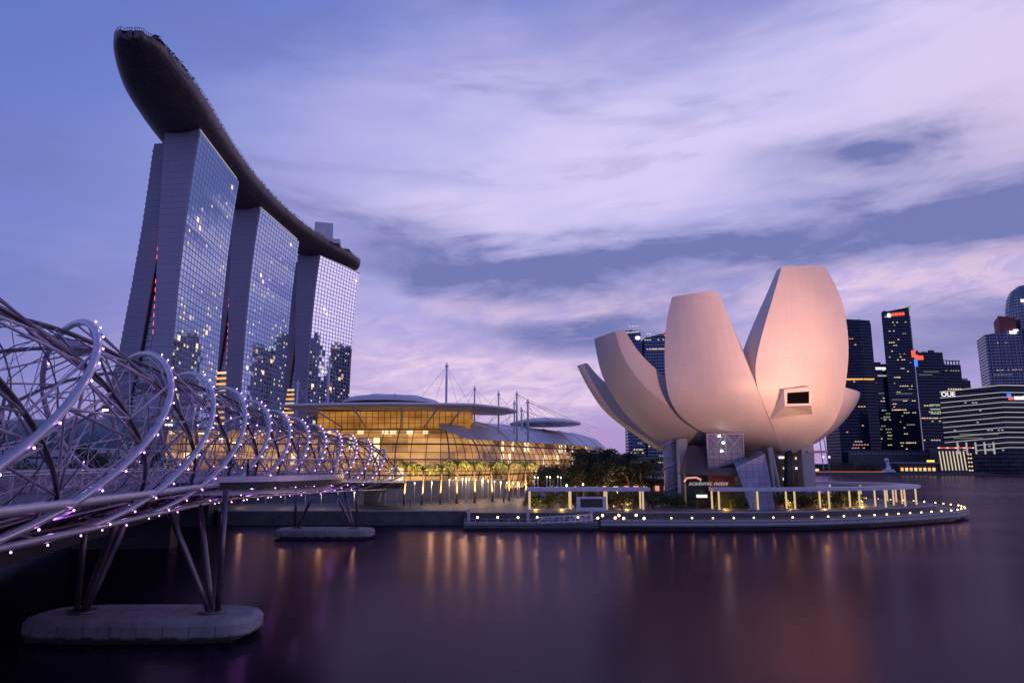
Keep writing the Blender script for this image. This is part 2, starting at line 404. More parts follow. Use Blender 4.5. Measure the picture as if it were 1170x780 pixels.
# coping and stains of the quay: a pale kerb on its edge
mb = MB()
for a, b in (((-60, 147), (-58, 142)), ((-58, 142), (-9, 142)), ((-150, 147), (-60, 147))):
    mb.bar((a[0], a[1] + .2, 2.72), (b[0], b[1] + .2, 2.72), .5, .22)
struct('quay_kerb', mb, M['concrete'])
mb = MB()
for a, b in zip(plaza_pts[5:18], plaza_pts[6:19]): mb.bar((a[0], a[1] + .3, 2.66), (b[0], b[1] + .3, 2.66), .6, .2)
struct('plaza_kerb', mb, M['concrete'])
walk_out = [(16, 129.6), (28, 129), (41, 129), (55, 131), (69, 136.2), (82, 143.5), (93, 150.2), (100.6, 158.4), (104.6, 167.5), (106, 178), (104, 190), (97, 205), (83, 220)]
walk_in = [(78.2, 211.2), (91.2, 199.2), (97.2, 188), (99.7, 178), (98.7, 169), (95.7, 161.9), (89.2, 155.6), (78.2, 150.3), (67.2, 144.3), (55, 139.8), (41, 137.8), (18, 137.8)]
mb = MB(); mb.prism(walk_out + walk_in, .75, 1.7)
struct('boardwalk', mb, M['deck'])
def offset(pts, dist):
    out = []
    for i, p in enumerate(pts):
        a = Vector(pts[max(i - 1, 0)]); b = Vector(pts[min(i + 1, len(pts) - 1)]); d = (b - a).normalized()
        out.append((p[0] - d.y * dist, p[1] + d.x * dist))
    return out
void_in = offset(walk_out, 1.6)
mb = MB(); mb.prism(void_in + walk_in, -1, .74)
struct('boardwalk_void', mb, M['dark'])  # dark block standing in for the shaded void under the deck
mb = MB()
for a, b in zip(walk_out, walk_out[1:]): mb.bar((a[0], a[1] + .15, 1.78), (b[0], b[1] + .15, 1.78), .35, .3); mb.bar((a[0], a[1] + .05, 1.25), (b[0], b[1] + .05, 1.25), .3, .5)
struct('boardwalk_kerb', mb, M['concrete'])

def along(pts, step, start=0.):
    """points and headings every `step` metres of a polyline"""
    out = []; need = start; acc = 0.
    for a, b in zip(pts, pts[1:]):
        a, b = Vector(a), Vector(b); L = (b - a).length; d = (b - a) / L
        while need <= acc + L:
            out.append((a + d * (need - acc), d)); need += step
        acc += L
    return out

# edge lights: low bollards with a round glowing head on the boardwalk edge
def deck_light(p, label, group='round deck lights along the boardwalk edge', h=.40, r=.14):
    t = thing('deck_light', label, 'deck light', p, group)
    MB().prism([(p[0] + .1 * math.cos(k * math.pi / 4), p[1] + .1 * math.sin(k * math.pi / 4)) for k in range(8)], p[2], p[2] + h - r * .6).build('post', M['dark'], t)
    MB().ball((p[0], p[1], p[2] + h), r, 0, 10, 6).build('lamp', M['warmw'], t)
    return t
edge_in = offset(walk_out, .35)
spots = along(edge_in, 3.75, 12.6)
for i, (p, d) in enumerate(spots):
    deck_light((p[0], p[1], 1.93), f'round warm light on the boardwalk edge, {ordw(i)} from the left')

# ------------------------------------------------------------------ floating jetty with gangway in front of the quay
jt = thing('floating_jetty', 'low grey floating jetty with rails moored in front of the quay', 'jetty', (2, 133, 0))
MB().prism([(-8.8, 130.6), (15.6, 130.2), (15.6, 135.4), (-8.8, 135.8)], .45, 1.05).build('deck', M['darkcon'], jt)
MB().prism([(-8.4, 131.2), (15.2, 130.8), (15.2, 135), (-8.4, 135.4)], -.5, .44).build('float', M['dark'], jt)
mb = MB()
for i in range(13):
    X = -8.6 + i * 2; mb.bar((X, 130.8 - .01 * i, 1.05), (X, 130.8 - .01 * i, 2.05), .07, .07)
for zz_ in (1.5, 2.05): mb.bar((-8.7, 130.8, zz_), (15.5, 130.68, zz_), .06, .06)
mb.build('railing', M['white'], jt)
for X in (-8.2, 3, 15): MB().tube([(X, 135.9, -1), (X, 135.9, 3.4)], .28, 8).build('mooring_pile', M['concrete'], jt)
gw = thing('gangway', 'white truss gangway sloping down to the floating jetty', 'gangway', (10, 131.4, 1.06))
mb = MB()
for yy in (131.1, 132.3):
    mb.bar((4.6, yy, 1.2), (14.6, yy, 1.75), .14, .14); mb.bar((4.6, yy, 2.2), (14.6, yy, 2.75), .14, .14)
    for k in range(11):
        X = 4.6 + k; zb = 1.2 + .055 * k
        mb.bar((X, yy, zb), (X, yy, zb + 1), .09, .09)
        if k < 10: mb.bar((X, yy, zb + (k % 2)), (X + 1, yy, zb + .055 + 1 - (k % 2)), .08, .08)
mb.build('truss', M['white'], gw)
MB().bar((4.5, 131.7, 1.16), (14.7, 131.7, 1.71), 1.1, .08).build('walkway', M['deck'], gw)
for i, X in enumerate((-6.3, -2.6, 1.1, 4.6, 12.0)):
    deck_light((X, 131.2, 1.05), f'{ordw(i)} warm lamp from the left on the floating jetty', 'warm lamps on the floating jetty', 1.25, .18)
k = 0
for X, Y in ((15.6, 131), (16.4, 130.4), (18.8, 131.2), (19.4, 130.5), (20.2, 130.2), (22.6, 131), (23.9, 130.3)):
    deck_light((X, Y, 1.7), f'bright warm lamp by the landing steps where jetty meets boardwalk, {ordw(k)} from the left', 'bright lamps by the landing steps', .5 + .5 * (k % 2), .21); k += 1

# ------------------------------------------------------------------ covered walkways on paired columns with their lamplight painted in
def path_strip(pts, wd, z0, z1):
    l = offset(pts, wd / 2); r = offset(pts, -wd / 2)
    return MB().prism(r + l[::-1], z0, z1)
def canopy(label, line, wd, cols, zr=6.4, slab=.6):
    c = line[len(line) // 2]
    t = thing('covered_walkway', label, 'canopy', (c[0], c[1], 2.6), 'covered walkways on the waterfront')
    path_strip(line, wd, zr, zr + slab).build('roof', M['roof'], t)
    path_strip(line, wd - .7, zr + slab + .004, zr + slab + .10).build('roof_sheet', M['white'], t)
    for p in cols:
        cc = MB(); cc.tube([(p[0], p[1], 2.75), (p[0], p[1], zr)], .185, 10)
        o = cc.build('emissive_column', M['colglow'], t)  # emission stands in for lamplight falling on the column
        b = MB().tube([(p[0], p[1], 2.6), (p[0], p[1], 2.78)], .45, 10).build('base', M['concrete'], o)
    return t
canopy('straight pale canopy on four pairs of pale columns with painted-in lamplight, left of the white display frame', [(3, 147.2), (28, 147.2)], 4.6,
       [(X, Y) for X in (3.6, 11.9, 19.2, 26.6) for Y in (145.6, 148.8)])
ring = [(41, 147), (49, 146.8), (57, 147.4), (65, 149), (73, 151.6), (81, 155.4), (88.6, 161), (93.6, 168), (95.2, 176), (93.4, 184.5), (88, 193), (79, 201), (68, 207), (56, 211)]
cin = offset(ring, 1.6); cout = offset(ring, -1.6)
cols = [p for p, d in along(cout[:9], 7.8, 1.0)] + [p for p, d in along(cin[:9], 7.8, .4)] + [p for p, d in along(cin[8:], 8.5, 2.)]
canopy('long pale canopy curving round the tip of the promenade on pale columns with painted-in lamplight', ring, 4.4, cols)

# small warm floor washes: low lamps that stand under the canopies
def point(loc, e, col=(1, .62, .30), r=.25, parent=None):
    l = bpy.data.lights.new('lamp light', 'POINT'); l.energy = e; l.color = col; l.shadow_soft_size = r
    o = bpy.data.objects.new('lamp_light', l); C.objects.link(o); o.location = loc
    if parent: o.parent = parent; o.location = Vector(loc) - wloc(parent)
    return o

# white display frame between the first canopy's columns
df = thing('display_frame', 'white rectangular frame round a dark screen under the straight canopy', 'display', (15.9, 143.6, 2.6))
mb = MB()
for c_, s_ in (((13.3, 143.6, 4.0), (.7, .5, 2.8)), ((18.5, 143.6, 4.0), (.7, .5, 2.8)), ((15.9, 143.6, 5.2), (4.48, .5, .4)), ((15.9, 143.6, 2.95), (4.48, .5, .7))): mb.box(c_, s_)
mb.build('frame', M['white'], df)
MB().box((15.9, 143.7, 4.15), (4.46, .2, 1.68)).build('screen', M['dark'], df)
# ------------------------------------------------------------------ helix footbridge
AX = [(-8, -13.0), (0, -14.2), (20, -18.6), (36, -22.7), (46.2, -24.9), (56.4, -26.7), (66.6, -28.3), (76.8, -29.4), (87, -30.1), (97.2, -30.6), (107.4, -30.8), (117.6, -30.6), (127.8, -30.1), (138, -29.4), (150, -28.2), (162, -26.5)]
def axx(Y): return -30.8 + .00158 * (Y - 108) ** 2 - .5 * max(0, min(1, (60 - Y) / 24)) if Y > 36 else -23.1 + (36 - Y) * .165
def deckz(Y): return 10.35 - .026 * max(0, Y - 62)
def crad(Y): return 5.35 - .0045 * max(0, Y - 40)
def ctrz(Y): return deckz(Y) + 8.75 - crad(Y) - .0065 * max(0, Y - 62) * .6
def bpt(Y, ang, rad):      # ang: 0 = right (bay side), 90 deg = top
    X = axx(Y); t = .00316 * (Y - 108); n = Vector((1, -t, 0)).normalized()
    k = 1.0 if Y < 140 else max(.15, 1 - (Y - 140) / 20.)
    rr = rad
    return Vector((X, Y, 0)) + n * (rr * math.cos(ang) * (.8 + .2 * k)) + Vector((0, 0, ctrz(140) - 2.6 * (1 - k) + (ctrz(Y) - ctrz(140)) + rr * math.sin(ang) * k))
PIT = 51.0
hb = thing('helix_footbridge', 'silvery steel footbridge wrapped in a double helix of tubes with violet lights', 'footbridge', (axx(60), 60, 8.3))
Y0, Y1 = -6., 156.
def outer_ang(j, Y): return math.pi / 2 + 2 * math.pi * (Y - 36 - 10.2 * j) / PIT
def inner_ang(j, Y): return math.pi / 2 - 2 * math.pi * (Y - 30 - 10.2 * j) / PIT
RI = -.75
ys = [Y0 + i * .9 for i in range(int((Y1 - Y0) / .9) + 1)]
for j in range(5):
    MB().tube([bpt(Y, outer_ang(j, Y), crad(Y)) for Y in ys], .17, 9).build('outer_tube', M['steel'], hb)
for j in range(5):
    MB().tube([bpt(Y, inner_ang(j, Y), crad(Y) + RI) for Y in ys], .10, 8).build('inner_tube', M['dsteel'], hb)
# struts: fans of rods from outer-tube nodes to inner-tube nodes
inn = []
for j in range(5):
    for i in range(int((Y1 - Y0) / 1.9)):
        Y = Y0 + i * 1.9; a = inner_ang(j, Y); inn.append((Y, a, bpt(Y, a, crad(Y) + RI)))
def near_inner(Y, a):
    best = None
    for q in inn:
        dy = q[0] - Y
        if abs(dy) > 5: continue
        da = (q[1] - a + math.pi) % (2 * math.pi) - math.pi
        e = dy * dy + (da * 5) ** 2
        if best is None or e < best[0]: best = (e, q[2])
    return best[1] if best else None
rods = []
for j in range(5):
    i = 0; Y = Y0 + 2
    while Y < Y1 - 5:
        a = outer_ang(j, Y) ; p = bpt(Y, a, crad(Y))
        deg = math.degrees(a) % 360
        tg = ((8.5, 10), (8.2, -18), (6.2, -46)) if i % 2 == 0 else (((-5.5, -16),) if i % 4 == 1 else ((-2.5, -52),))
        for dy, da in tg:
            q = near_inner(Y + dy, a + R(da))
            if q is not None: rods.append((p, q))
        i += 1; Y += 2.45
# bold fans on the side of the tube that faces the bay
for j in range(-3, 12):
    for a0 in (60, 32, 2):
        Y = 36 + 10.2 * j + (a0 - 90) / 360. * PIT
        if Y < 8 or Y > 135: continue
        p = bpt(Y, R(a0), crad(Y))
        for dy, da in ((9.5, 22), (9.8, -4), (9.2, -30), (7.0, -55)):
            q = near_inner(Y + dy, R(a0 + da))
            if q is not None: rods.append((p, q))
cp = Vector((0, 0, 12))
vis = lambda p: p.y > 18 and abs(p.x) < .76 * p.y + 3
def ang_of(p):
    return math.degrees(math.atan2(p.z - ctrz(p.y), p.x - axx(p.y)))
rods = [r for r in rods if not (48 < ang_of(r[0]) < 132 and 48 < ang_of(r[1]) < 132)]
rods.sort(key=lambda r: (0 if vis((r[0] + r[1]) / 2) else 1, ((r[0] + r[1]) / 2 - cp).length))
for a, b in rods[:100]: MB().tube([a, b], .056, 6).build('strut', M['rod'], hb)
mb = MB()
for a, b in rods[100:]: mb.tube([a, b], .052, 5, False)
tag(mb.build('strut_field', M['rod'], hb), kind='stuff')
# thin rings inside the coils
for k in range(46):
    Y = 2 + k * 3.3
    if Y > 142: break
    MB().tube([bpt(Y, 2 * math.pi * i / 28, crad(Y) + RI - .1) for i in range(29)], .032, 5, False).build('ring_cable', M['dsteel'], hb)
# fine web of tie wires between the inner tubes
mb = MB()
for i_, q in enumerate(inn):
    if q[0] > 140 or q[0] < 4: continue
    for dy_, da_ in ((4.5, 26), (3.2, -30), (5.5, 60)):
        e_ = near_inner(q[0] + dy_, q[1] + R(da_))
        if e_ is not None and (e_ - q[2]).length > 1.5: mb.tube([q[2], e_], .022, 4, False)
tag(mb.build('tie_wires', M['rod'], hb), kind='stuff')
# canopy panels between inner tubes
pan = glassmat('canopy mesh panel', (.55, .5, .62), .1, .45, .3)
for k, (Ya, Yb, a0, a1) in enumerate(((20, 29, 62, 118), (33, 40, 58, 104), (52, 60, 70, 120), (70, 78, 60, 112), (84, 92, 66, 118), (97, 105, 60, 110), (112, 118, 64, 112), (124, 131, 60, 112))):
    rs = []
    for i in range(9):
        Y = Ya + (Yb - Ya) * i / 8
        rs.append([bpt(Y, R(a0 + (a1 - a0) * q / 6), crad(Y) + RI - .22) for q in range(7)])
    MB().rings(rs, False, False, 0, True).build('canopy_panel', pan, hb)
# deck, edge tubes, floor beams
HWD = 2.95
def dpt(Y, off, dz): 
    t = .00316 * (Y - 108); n = Vector((1, -t, 0)).normalized()
    return Vector((axx(Y), Y, deckz(Y) + dz)) + n * off
dy = [Y0 + i * 3 for i in range(int((156 - Y0) / 3) + 1)]
MB().rings([[dpt(Y, -HWD, 0), dpt(Y, HWD, 0), dpt(Y, HWD, -.35), dpt(Y, -HWD, -.35)] for Y in dy]).build('deck', M['darkcon'], hb)
for s in (-1, 1): MB().tube([dpt(Y, s * (HWD + 1.15), .05) for Y in dy if Y < 158], .2, 9).build('edge_tube', M['steel'], hb)
mb = MB()
for k in range(50):
    Y = 0 + k * 3.2
    if Y > 156: break
    mb.bar(dpt(Y, -HWD - 1.1, -.15), dpt(Y, HWD + 1.1, -.15), .18, .3)
    mb.bar(dpt(Y, -HWD, -.3), dpt(Y + 1.6, 0, -1.5), .14, .14); mb.bar(dpt(Y, HWD, -.3), dpt(Y + 1.6, 0, -1.5), .14, .14)
mb.build('floor_beams', M['dsteel'], hb)
MB().tube([dpt(Y, 0, -1.6) for Y in dy if Y < 158], .22, 8).build('keel_tube', M['dsteel'], hb)
for s in (-1, 1): MB().tube([dpt(Y, s * 2.6, -1.45) for Y in dy if Y < 150], .15, 8).build('chord_tube', M['steel'], hb)
rail_g = glassmat('clear rail glass', (.85, .82, .9), .0, .93, .25, .05)
for s in (-1, 1):
    r_ = MB().tube([dpt(Y, s * (HWD - .1), 1.2) for Y in dy], .045, 6); 
    for k in range(81):
        Y = Y0 + k * 2; r_.bar(dpt(Y, s * (HWD - .1), 0), dpt(Y, s * (HWD - .1), 1.2), .05, .05)
    o = r_.build('railing', M['steel'], hb)
    MB().rings([[dpt(Y, s * (HWD - .1), .1), dpt(Y, s * (HWD - .1), 1.15)] for Y in dy], False, False).build('glass', rail_g, o)
# viewing pod bulging towards the bay beside the near pier
pc = Vector((dpt(66, HWD, 0).x - .4, 66, 0)); pz = 10.6
def pod(n, rx, ry, a0=-95, a1=95): return [(pc.x + rx * math.cos(R(a0 + (a1 - a0) * i / n)), pc.y + ry * math.sin(R(a0 + (a1 - a0) * i / n))) for i in range(n + 1)]
o = MB().prism(pod(36, 9.2, 13.4), pz - .5, pz).build('viewing_pod', M['dark'], hb)
rim = pod(48, 9.3, 13.6)
MB().rings([[(p[0], p[1], pz - .02), (p[0], p[1], pz + .42), (p[0] + .12, p[1], pz + .42), (p[0] + .12, p[1], pz - .02)] for p in rim]).build('fascia', M['steel'], o)
MB().rings([[(p[0], p[1], pz - 1.0), (p[0] - .1, p[1], pz - .62)] for p in pod(40, 8.3, 12.4)], False, False).build('soffit_band', M['steel'], o)
mb = MB(); rr_ = pod(40, 9.1, 13.2)
mb.tube([(p[0], p[1], pz + 1.72) for p in rr_], .05, 6)
for p in rr_[::2]: mb.bar((p[0], p[1], pz), (p[0], p[1], pz + 1.72), .05, .05)
mb.build('railing', M['steel'], o)
MB().rings([[(p[0], p[1], pz + .3), (p[0], p[1], pz + 1.66)] for p in rr_], False, False).build('glass', rail_g, o)
# LED lamps along the outer tubes
leds = []
for j in range(-6, 12):
    Y = 36 + 10.2 * j
    for a in [q for q in range(-112, 66, 9)]:
        Yp = Y + (a - 90) / 360. * PIT
        if Yp < 15 or Yp > 137: continue
        if not (Yp < 25 and a > 0): leds.append(bpt(Yp, R(a), crad(Yp) + .26))
    for a in (128, 150, 200):
        Yp = Y + (a - 90) / 360. * PIT
        if 20 < Yp < 120: leds.append(bpt(Yp, R(a), crad(Yp) - .28))
leds.sort(key=lambda p: (0 if vis(p) else 1, (p - cp).length))
l0 = None
for p in leds[:100]:
    if l0 is None: l0 = MB().ball((0, 0, 0), .046, 0, 6, 4).build('led_lamp', M['led'], hb, local=True); l0.location = p - wloc(hb)
    else: inst(l0, hb, p)
mb = MB()
for p in leds[100:]: mb.ball(p, .045 + .0002 * p.y, 0, 6, 4)
tag(mb.build('led_lamp_string', M['led'], hb), kind='stuff')

for Y in (22, 32, 42, 52, 62, 74, 86, 100, 114, 128):  # violet points without fixtures, added to tint the tubes and deck
    for s in (-1, 1):
        p = dpt(Y, s * 1.8, -.75); l = bpy.data.lights.new('violet wash', 'POINT'); l.energy = 60; l.color = (.55, .22, 1); l.shadow_soft_size = .15
        o = bpy.data.objects.new('wash_light', l); C.objects.link(o); o.parent = hb; o.location = p - wloc(hb)
    p = dpt(Y + 4, 0, 2.9); l = bpy.data.lights.new('violet wash', 'POINT'); l.energy = 90; l.color = (.62, .34, 1); l.shadow_soft_size = .15
    o = bpy.data.objects.new('wash_light', l); C.objects.link(o); o.parent = hb; o.location = p - wloc(hb)

# piers: a rounded pile cap with raking and upright steel columns
def pier(Yc, label):
    X = axx(Yc)
    t = thing('bridge_pier', label, 'bridge pier', (X, Yc, 0), 'piers of the helix footbridge')
    L, W = 8.0, 3.1
    def outline(k, z):
        pts = []
        for i in range(32):
            a = 2 * math.pi * i / 32; ca, sa = math.cos(a), math.sin(a); e = 2 / 3.6
            pts.append((X + k * L * math.copysign(abs(ca) ** e, ca), Yc + k * W * math.copysign(abs(sa) ** e, sa), z))
        return pts
    c = MB().rings([outline(.985, .28), outline(1, .42), outline(1, 1.15), outline(.965, 1.42), outline(.93, 1.5)]).build('pile_cap', M['capcon'], t)
    mb = MB()
    for i in range(16):
        if i % 2: mb.box((X - L * .88 + i * L * .117, Yc - W - .02, .33), (.75, .12, .3))
    mb.build('fender', M['dark'], c)
    MB().prism([(p[0], p[1]) for p in outline(.9, 0)], -1, .275).build('waterline_skirt', M['dark'], c)
    for i in range(1, 9): MB().box((X - L + i * 2 * L / 9, Yc - W * 1.0, .8), (.05, .02, .8)).build('joint_line', M['darkcon'], c)
    for s in (-1, 1):
        bx = X + s * 4.7
        MB().tube([(bx - s * .05, Yc, 1.49), (bx - s * .05, Yc, 1.66)], .95, 16).build('base_plate', M['dsteel'], t)
        zt = deckz(Yc) - 1.55
        MB().tube([(bx + s * .35, Yc, 1.6), (bx + s * .35, Yc, zt + 1.2)], [.2, .2], 12).build('column', M['dsteel'], t)
        for dyy, xx in ((-1.6, .62), (1.6, 1.5)):
            pts = [(bx - s * .2, Yc + dyy * .15, 1.6), (X + s * xx + s * 1.0, Yc + dyy, zt + .1)]
            a, b = Vector(pts[0]), Vector(pts[1])
            MB().tube([a, a.lerp(b, .25), a.lerp(b, .6), b], [.17, .23, .23, .17], 12).build('column', M['dsteel'], t)
    return t
pier(52.7, 'large near bridge pier on a pale rounded pile cap in the foreground water')
pier(118.5, 'farther bridge pier on a pale pile cap in front of the quay wall')
# landing of the bridge
ab = thing('bridge_landing', 'dark raised landing at the far end of the helix footbridge', 'bridge landing', (-31, 162, 2.6))
MB().prism([(-33, 155.5), (-23.5, 155.5), (-26, 166), (-40, 168)], [6.6, 6.6, 6.2, 6.2], 7.85).build('slab', M['darkcon'], ab)
for X in (-34, -29): MB().tube([(X, 162, 2.6), (X, 162, 6.3)], .5, 10).build('column', M['concrete'], ab)
MB().rings([[(X, Y, 7.9), (X, Y, 9.0)] for X, Y in ((-23.7, 155.7), (-26.2, 165.8), (-39.8, 167.8))], False, False).build('rail_glass', rail_g, ab)
mb = MB()
for k in range(10): mb.box((-33 - .3 * k, 168 + k * .9, 7.3 - k * .5), (6, 1.0, .5))
mb.build('stair', M['concrete'], ab)

# ------------------------------------------------------------------ road bridge behind the footbridge
rb = thing('road_bridge', 'flat dark concrete road bridge running behind the helix footbridge', 'road bridge', (-60, 70, 0))
def rx(Y): return -29.5 - .23 * Y - .0002 * Y * Y
ry = [-20 + 10 * i for i in range(25)]
MB().rings([[(rx(Y) - 24, Y, 9.9), (rx(Y) + 11, Y, 9.9), (rx(Y) + 11, Y, 8.6), (rx(Y) + 8, Y, 5.4), (rx(Y) - 20, Y, 5.4), (rx(Y) - 24, Y, 8.6)] for Y in ry]).build('deck', M['darkcon'], rb)  # deck made wider and deeper so the water mirrors its dark underside
for s in (-2.2, 1): MB().rings([[(rx(Y) + s * 10.8 - .15, Y, 9.9), (rx(Y) + s * 10.8 + .15, Y, 9.9), (rx(Y) + s * 10.8 + .15, Y, 10.9), (rx(Y) + s * 10.8 - .15, Y, 10.9)] for Y in ry]).build('parapet', M['concrete'], rb)
for Y in (104, 140): MB().prism([(rx(Y) - 7, Y - 1.2), (rx(Y) + 7, Y - 1.2), (rx(Y) + 7, Y + 1.2), (rx(Y) - 7, Y + 1.2)], -1, 5.45).build('pier', M['dark'], rb)
k = 0
for Y, cl in ((40, 'cool'), (66, 'cool'), (92, 'cool'), (118, 'warmw'), (145, 'cool'), (172, 'warmw')):
    for s in (1,):
        X = rx(Y) + s * 10; t = thing('street_lamp', f'tall curved street lamp on the road bridge, {ordw(k)} one counted from the near end', 'street lamp', (X, Y, 9.9), 'street lamps on the road bridge'); k += 1
        MB().tube([(X, Y, 9.9), (X, Y, 16.2), (X - .6, Y, 16.9), (X - 2.4, Y, 17.1)], [.1, .08, .07, .06], 8).build('pole', M['dsteel'], t)
        h = MB().box((X - 2.5, Y, 17.05), (1.0, .32, .14)).build('lamp_head', M['dark'], t)
        MB().box((X - 2.5, Y, 16.93), (.8, .26, .1)).build('lens', M[cl], h)
# ------------------------------------------------------------------ hotel: three double-slab towers and the long sky deck
M['hotelglass'] = facade('hotel curtain wall', (.26, .27, .36), (.02, .045, .10), 4.55, 3.45, .20, .17, .76, .03, (1, .72, .40), 1.2, .03, .012, (0, -.15, .0), (.58, .74, 1))
M['atrium'] = facade('dark atrium glass', (.02, .02, .03), (.01, .012, .02), 3, 3.45, .1, .12, .25, .0, rough=.1)
def lerp_tab(tab, z):
    for (z0, a), (z1, b) in zip(tab, tab[1:]):
        if z0 >= z >= z1:
            f = (z0 - z) / (z0 - z1); f2 = f
            return a + (b - a) * f2
    return tab[-1][1]
UW = [(193, 0), (165, 2.6), (140, 4.2), (105, 5.3), (71, 5.6), (35, 5.4), (3, 5)]
TF = [(193, 20.7), (165, 17.4), (140, 15.2), (105, 12.6), (71, 11.0), (35, 10.2), (3, 10)]
UI = [(193, 20.9), (165, 20.6), (140, 19.8), (120, 21.2), (105, 22.8), (71, 26.0), (35, 31), (3, 37)]
UO = [(193, 29), (165, 30.2), (140, 31.6), (105, 34.6), (71, 38.2), (35, 44), (3, 51)]
ZL = [193, 180, 165, 152, 140, 128, 116, 105, 93, 82, 71, 58, 46, 35, 24, 13, 3]
def hotel(c, b, r, label, litn, seed, warm_atrium):
    c, b, r = Vector(c), Vector(b), Vector(r)
    L = (r - c).length; ev = (r - c) / L; eu = (b - c).normalized()
    P = lambda u, v, z: (c.x + eu.x * u + ev.x * v, c.y + eu.y * u + ev.y * v, z)
    g = P(20, L / 2, 2.6)
    t = thing('hotel_tower', label, 'hotel tower', g, 'hotel towers under the sky deck')
    rs = []
    for z in ZL:
        a = lerp_tab(UW, z); k = a + lerp_tab(TF, z)
        rs.append([P(a, 0, z), P(a, L, z), P(k, L, z), P(k, 0, z)])
    MB().rings(rs).build('front_slab', M['grey'], t)
    mb = MB(); rr = []; uu = []
    for z in ZL:
        a = lerp_tab(UW, z) - .18
        rr.append([P(a, .9, z - (1.2 if z == 193 else 0)), P(a, L - .5, z - (1.2 if z == 193 else 0))]); uu.append([(.3, z), (L - .8, z)])
    mb.rings(rr, False, False, 0, False, uu); mb.build('curtain_wall', M['hotelglass'], t)
    rs = []
    for z in ZL:
        zz_ = min(z, 188.5); a = lerp_tab(UI, z); k = lerp_tab(UO, z)
        rs.append([P(a, 5, zz_), P(a, L + 4, zz_), P(k, L + 4, zz_), P(k, 5, zz_)])
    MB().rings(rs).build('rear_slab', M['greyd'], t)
    mb = MB()
    for i in range(53):
        z = 5 + i * 3.45; k = lerp_tab(UO, z)
        mb.bar(P(k + .35, 5.3, z), P(k + .35, L + 3.7, z), .28, 1.3)
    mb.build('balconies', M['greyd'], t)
    # dark atrium between the slabs, with its red and amber lights
    zs = [q for q in ZL if q <= 152]
    mb = MB(); rr = []; uu = []
    for z in zs:
        a = lerp_tab(UW, z) + lerp_tab(TF, z); k = lerp_tab(UI, z)
        rr.append([P(k - .05, 6.5, z), P(a + .05, 3.5, z)]); uu.append([(0, z), (k - a, z)])
    mb.rings(rr, False, False, 0, False, uu); at = mb.build('atrium_glazing', M['atrium'], t)
    for i in range(12):
        z = 140 - i * 4.6 - (9 if i > 4 else 0)
        a = lerp_tab(UW, z) + lerp_tab(TF, z); k = lerp_tab(UI, z)
        MB().box(P(a + min(1.1, (k - a) * .5), 2.6, z), (.6, .5, 2.2)).build('red_lamp', M['redl'], at)
    if warm_atrium:
        for i in range(14):
            z = 74 - i * 3.9; a = lerp_tab(UW, z) + lerp_tab(TF, z); k = lerp_tab(UI, z)
            MB().bar(P(a + .8, 2.9, z), P(a + .8 + (k - a) * .95, 4.6, z), .4, 1.5).build('lit_gallery', M['amber'] if i % 3 else M['winw'], at)
    else:
        z = 69; a = lerp_tab(UW, z) + lerp_tab(TF, z); k = lerp_tab(UI, z)
        MB().bar(P(a + 3, 3.2, z), P(a + 7, 4, z), .4, 1.6).build('lit_gallery', M['amber'], at)
    # lit guest rooms
    rnd = random.Random(seed); w0 = {}
    for i in range(litn):
        fl = int(rnd.triangular(2, 53, 22)); cc = rnd.choice((1, 4, 6, 9, 10, 11, 12, 13, 13, 14, 7, 2))
        if rnd.random() < .35: cc = rnd.randrange(0, 16)
        z = 4 + fl * 3.45 + 2.2; v = cc * L / 16 + 2.6
        if z > 188: continue
        a = lerp_tab(UW, z) - .26
        mk = rnd.choice(('winw', 'winw', 'winy', 'winy', 'winr' if z > 150 else 'winy'))
        p = P(a, v, z)
        if mk not in w0:
            o = MB().box((0, 0, 0), (.2, 1.5, 1.3), math.atan2(ev.y, ev.x) - math.pi / 2).build('lit_window', M[mk], t, local=True); o.location = Vector(p) - wloc(t); w0[mk] = o
        else: inst(w0[mk], t, p)
    # roof edge light and crown
    MB().bar(P(-.1, 1, 192.7), P(-.1, L - 5, 192.7), .35, .5).build('roof_light', M['stripl'], t)
    for v in (14, L - 14): MB().tube([P(12, v, 192.5), P(14, v, 199)], 1.6, 8).build('deck_strut', M['dsteel'], t)
    return t
hotel((-171.7, 359.1), (-192.4, 362.1), (-178, 431.8), 'nearest hotel tower, leftmost of the three, directly under the cantilevered tip of the sky deck', 78, 3, False)
hotel((-180.6, 477.7), (-203, 480.7), (-175.8, 555.8), 'middle hotel tower of the three, a dark skyline mirrored in its lower glass', 80, 5, True)
hotel((-169.1, 592.7), (-190, 596.2), (-147.3, 656), 'farthest hotel tower, rightmost of the three, under the rounded end of the sky deck', 84, 8, True)

sp = thing('sky_deck', 'long bronze boat-shaped sky deck lying across the three hotel towers', 'sky deck', (-180, 440, 193))
SEC = [(285.4, -169.8, .4, .2), (286, -170, 3.6, .28), (288, -170.9, 6.6, .36), (291, -171.7, 8.8, .44), (296, -172.7, 10.9, .55), (304, -174.3, 13.0, .68), (316, -176.7, 15.4, .82), (332, -179.7, 17.6, .94), (350, -182.4, 18.7, 1),
       (372, -185.8, 19.2, 1), (400, -189, 19.3, 1), (430, -191.4, 19.3, 1), (460, -192.6, 19.3, 1), (490, -192.4, 19.3, 1), (520, -190.4, 19.3, 1), (550, -186.8, 19.2, 1), (580, -180.6, 18.9, 1), (605, -173.4, 18.2, 1),
       (625, -166.0, 17.0, .97), (640, -160.6, 15.0, .92), (650, -157, 12.4, .84), (656, -154.8, 9, .7), (659.5, -153.6, 5, .5), (661, -153, .5, .3)]
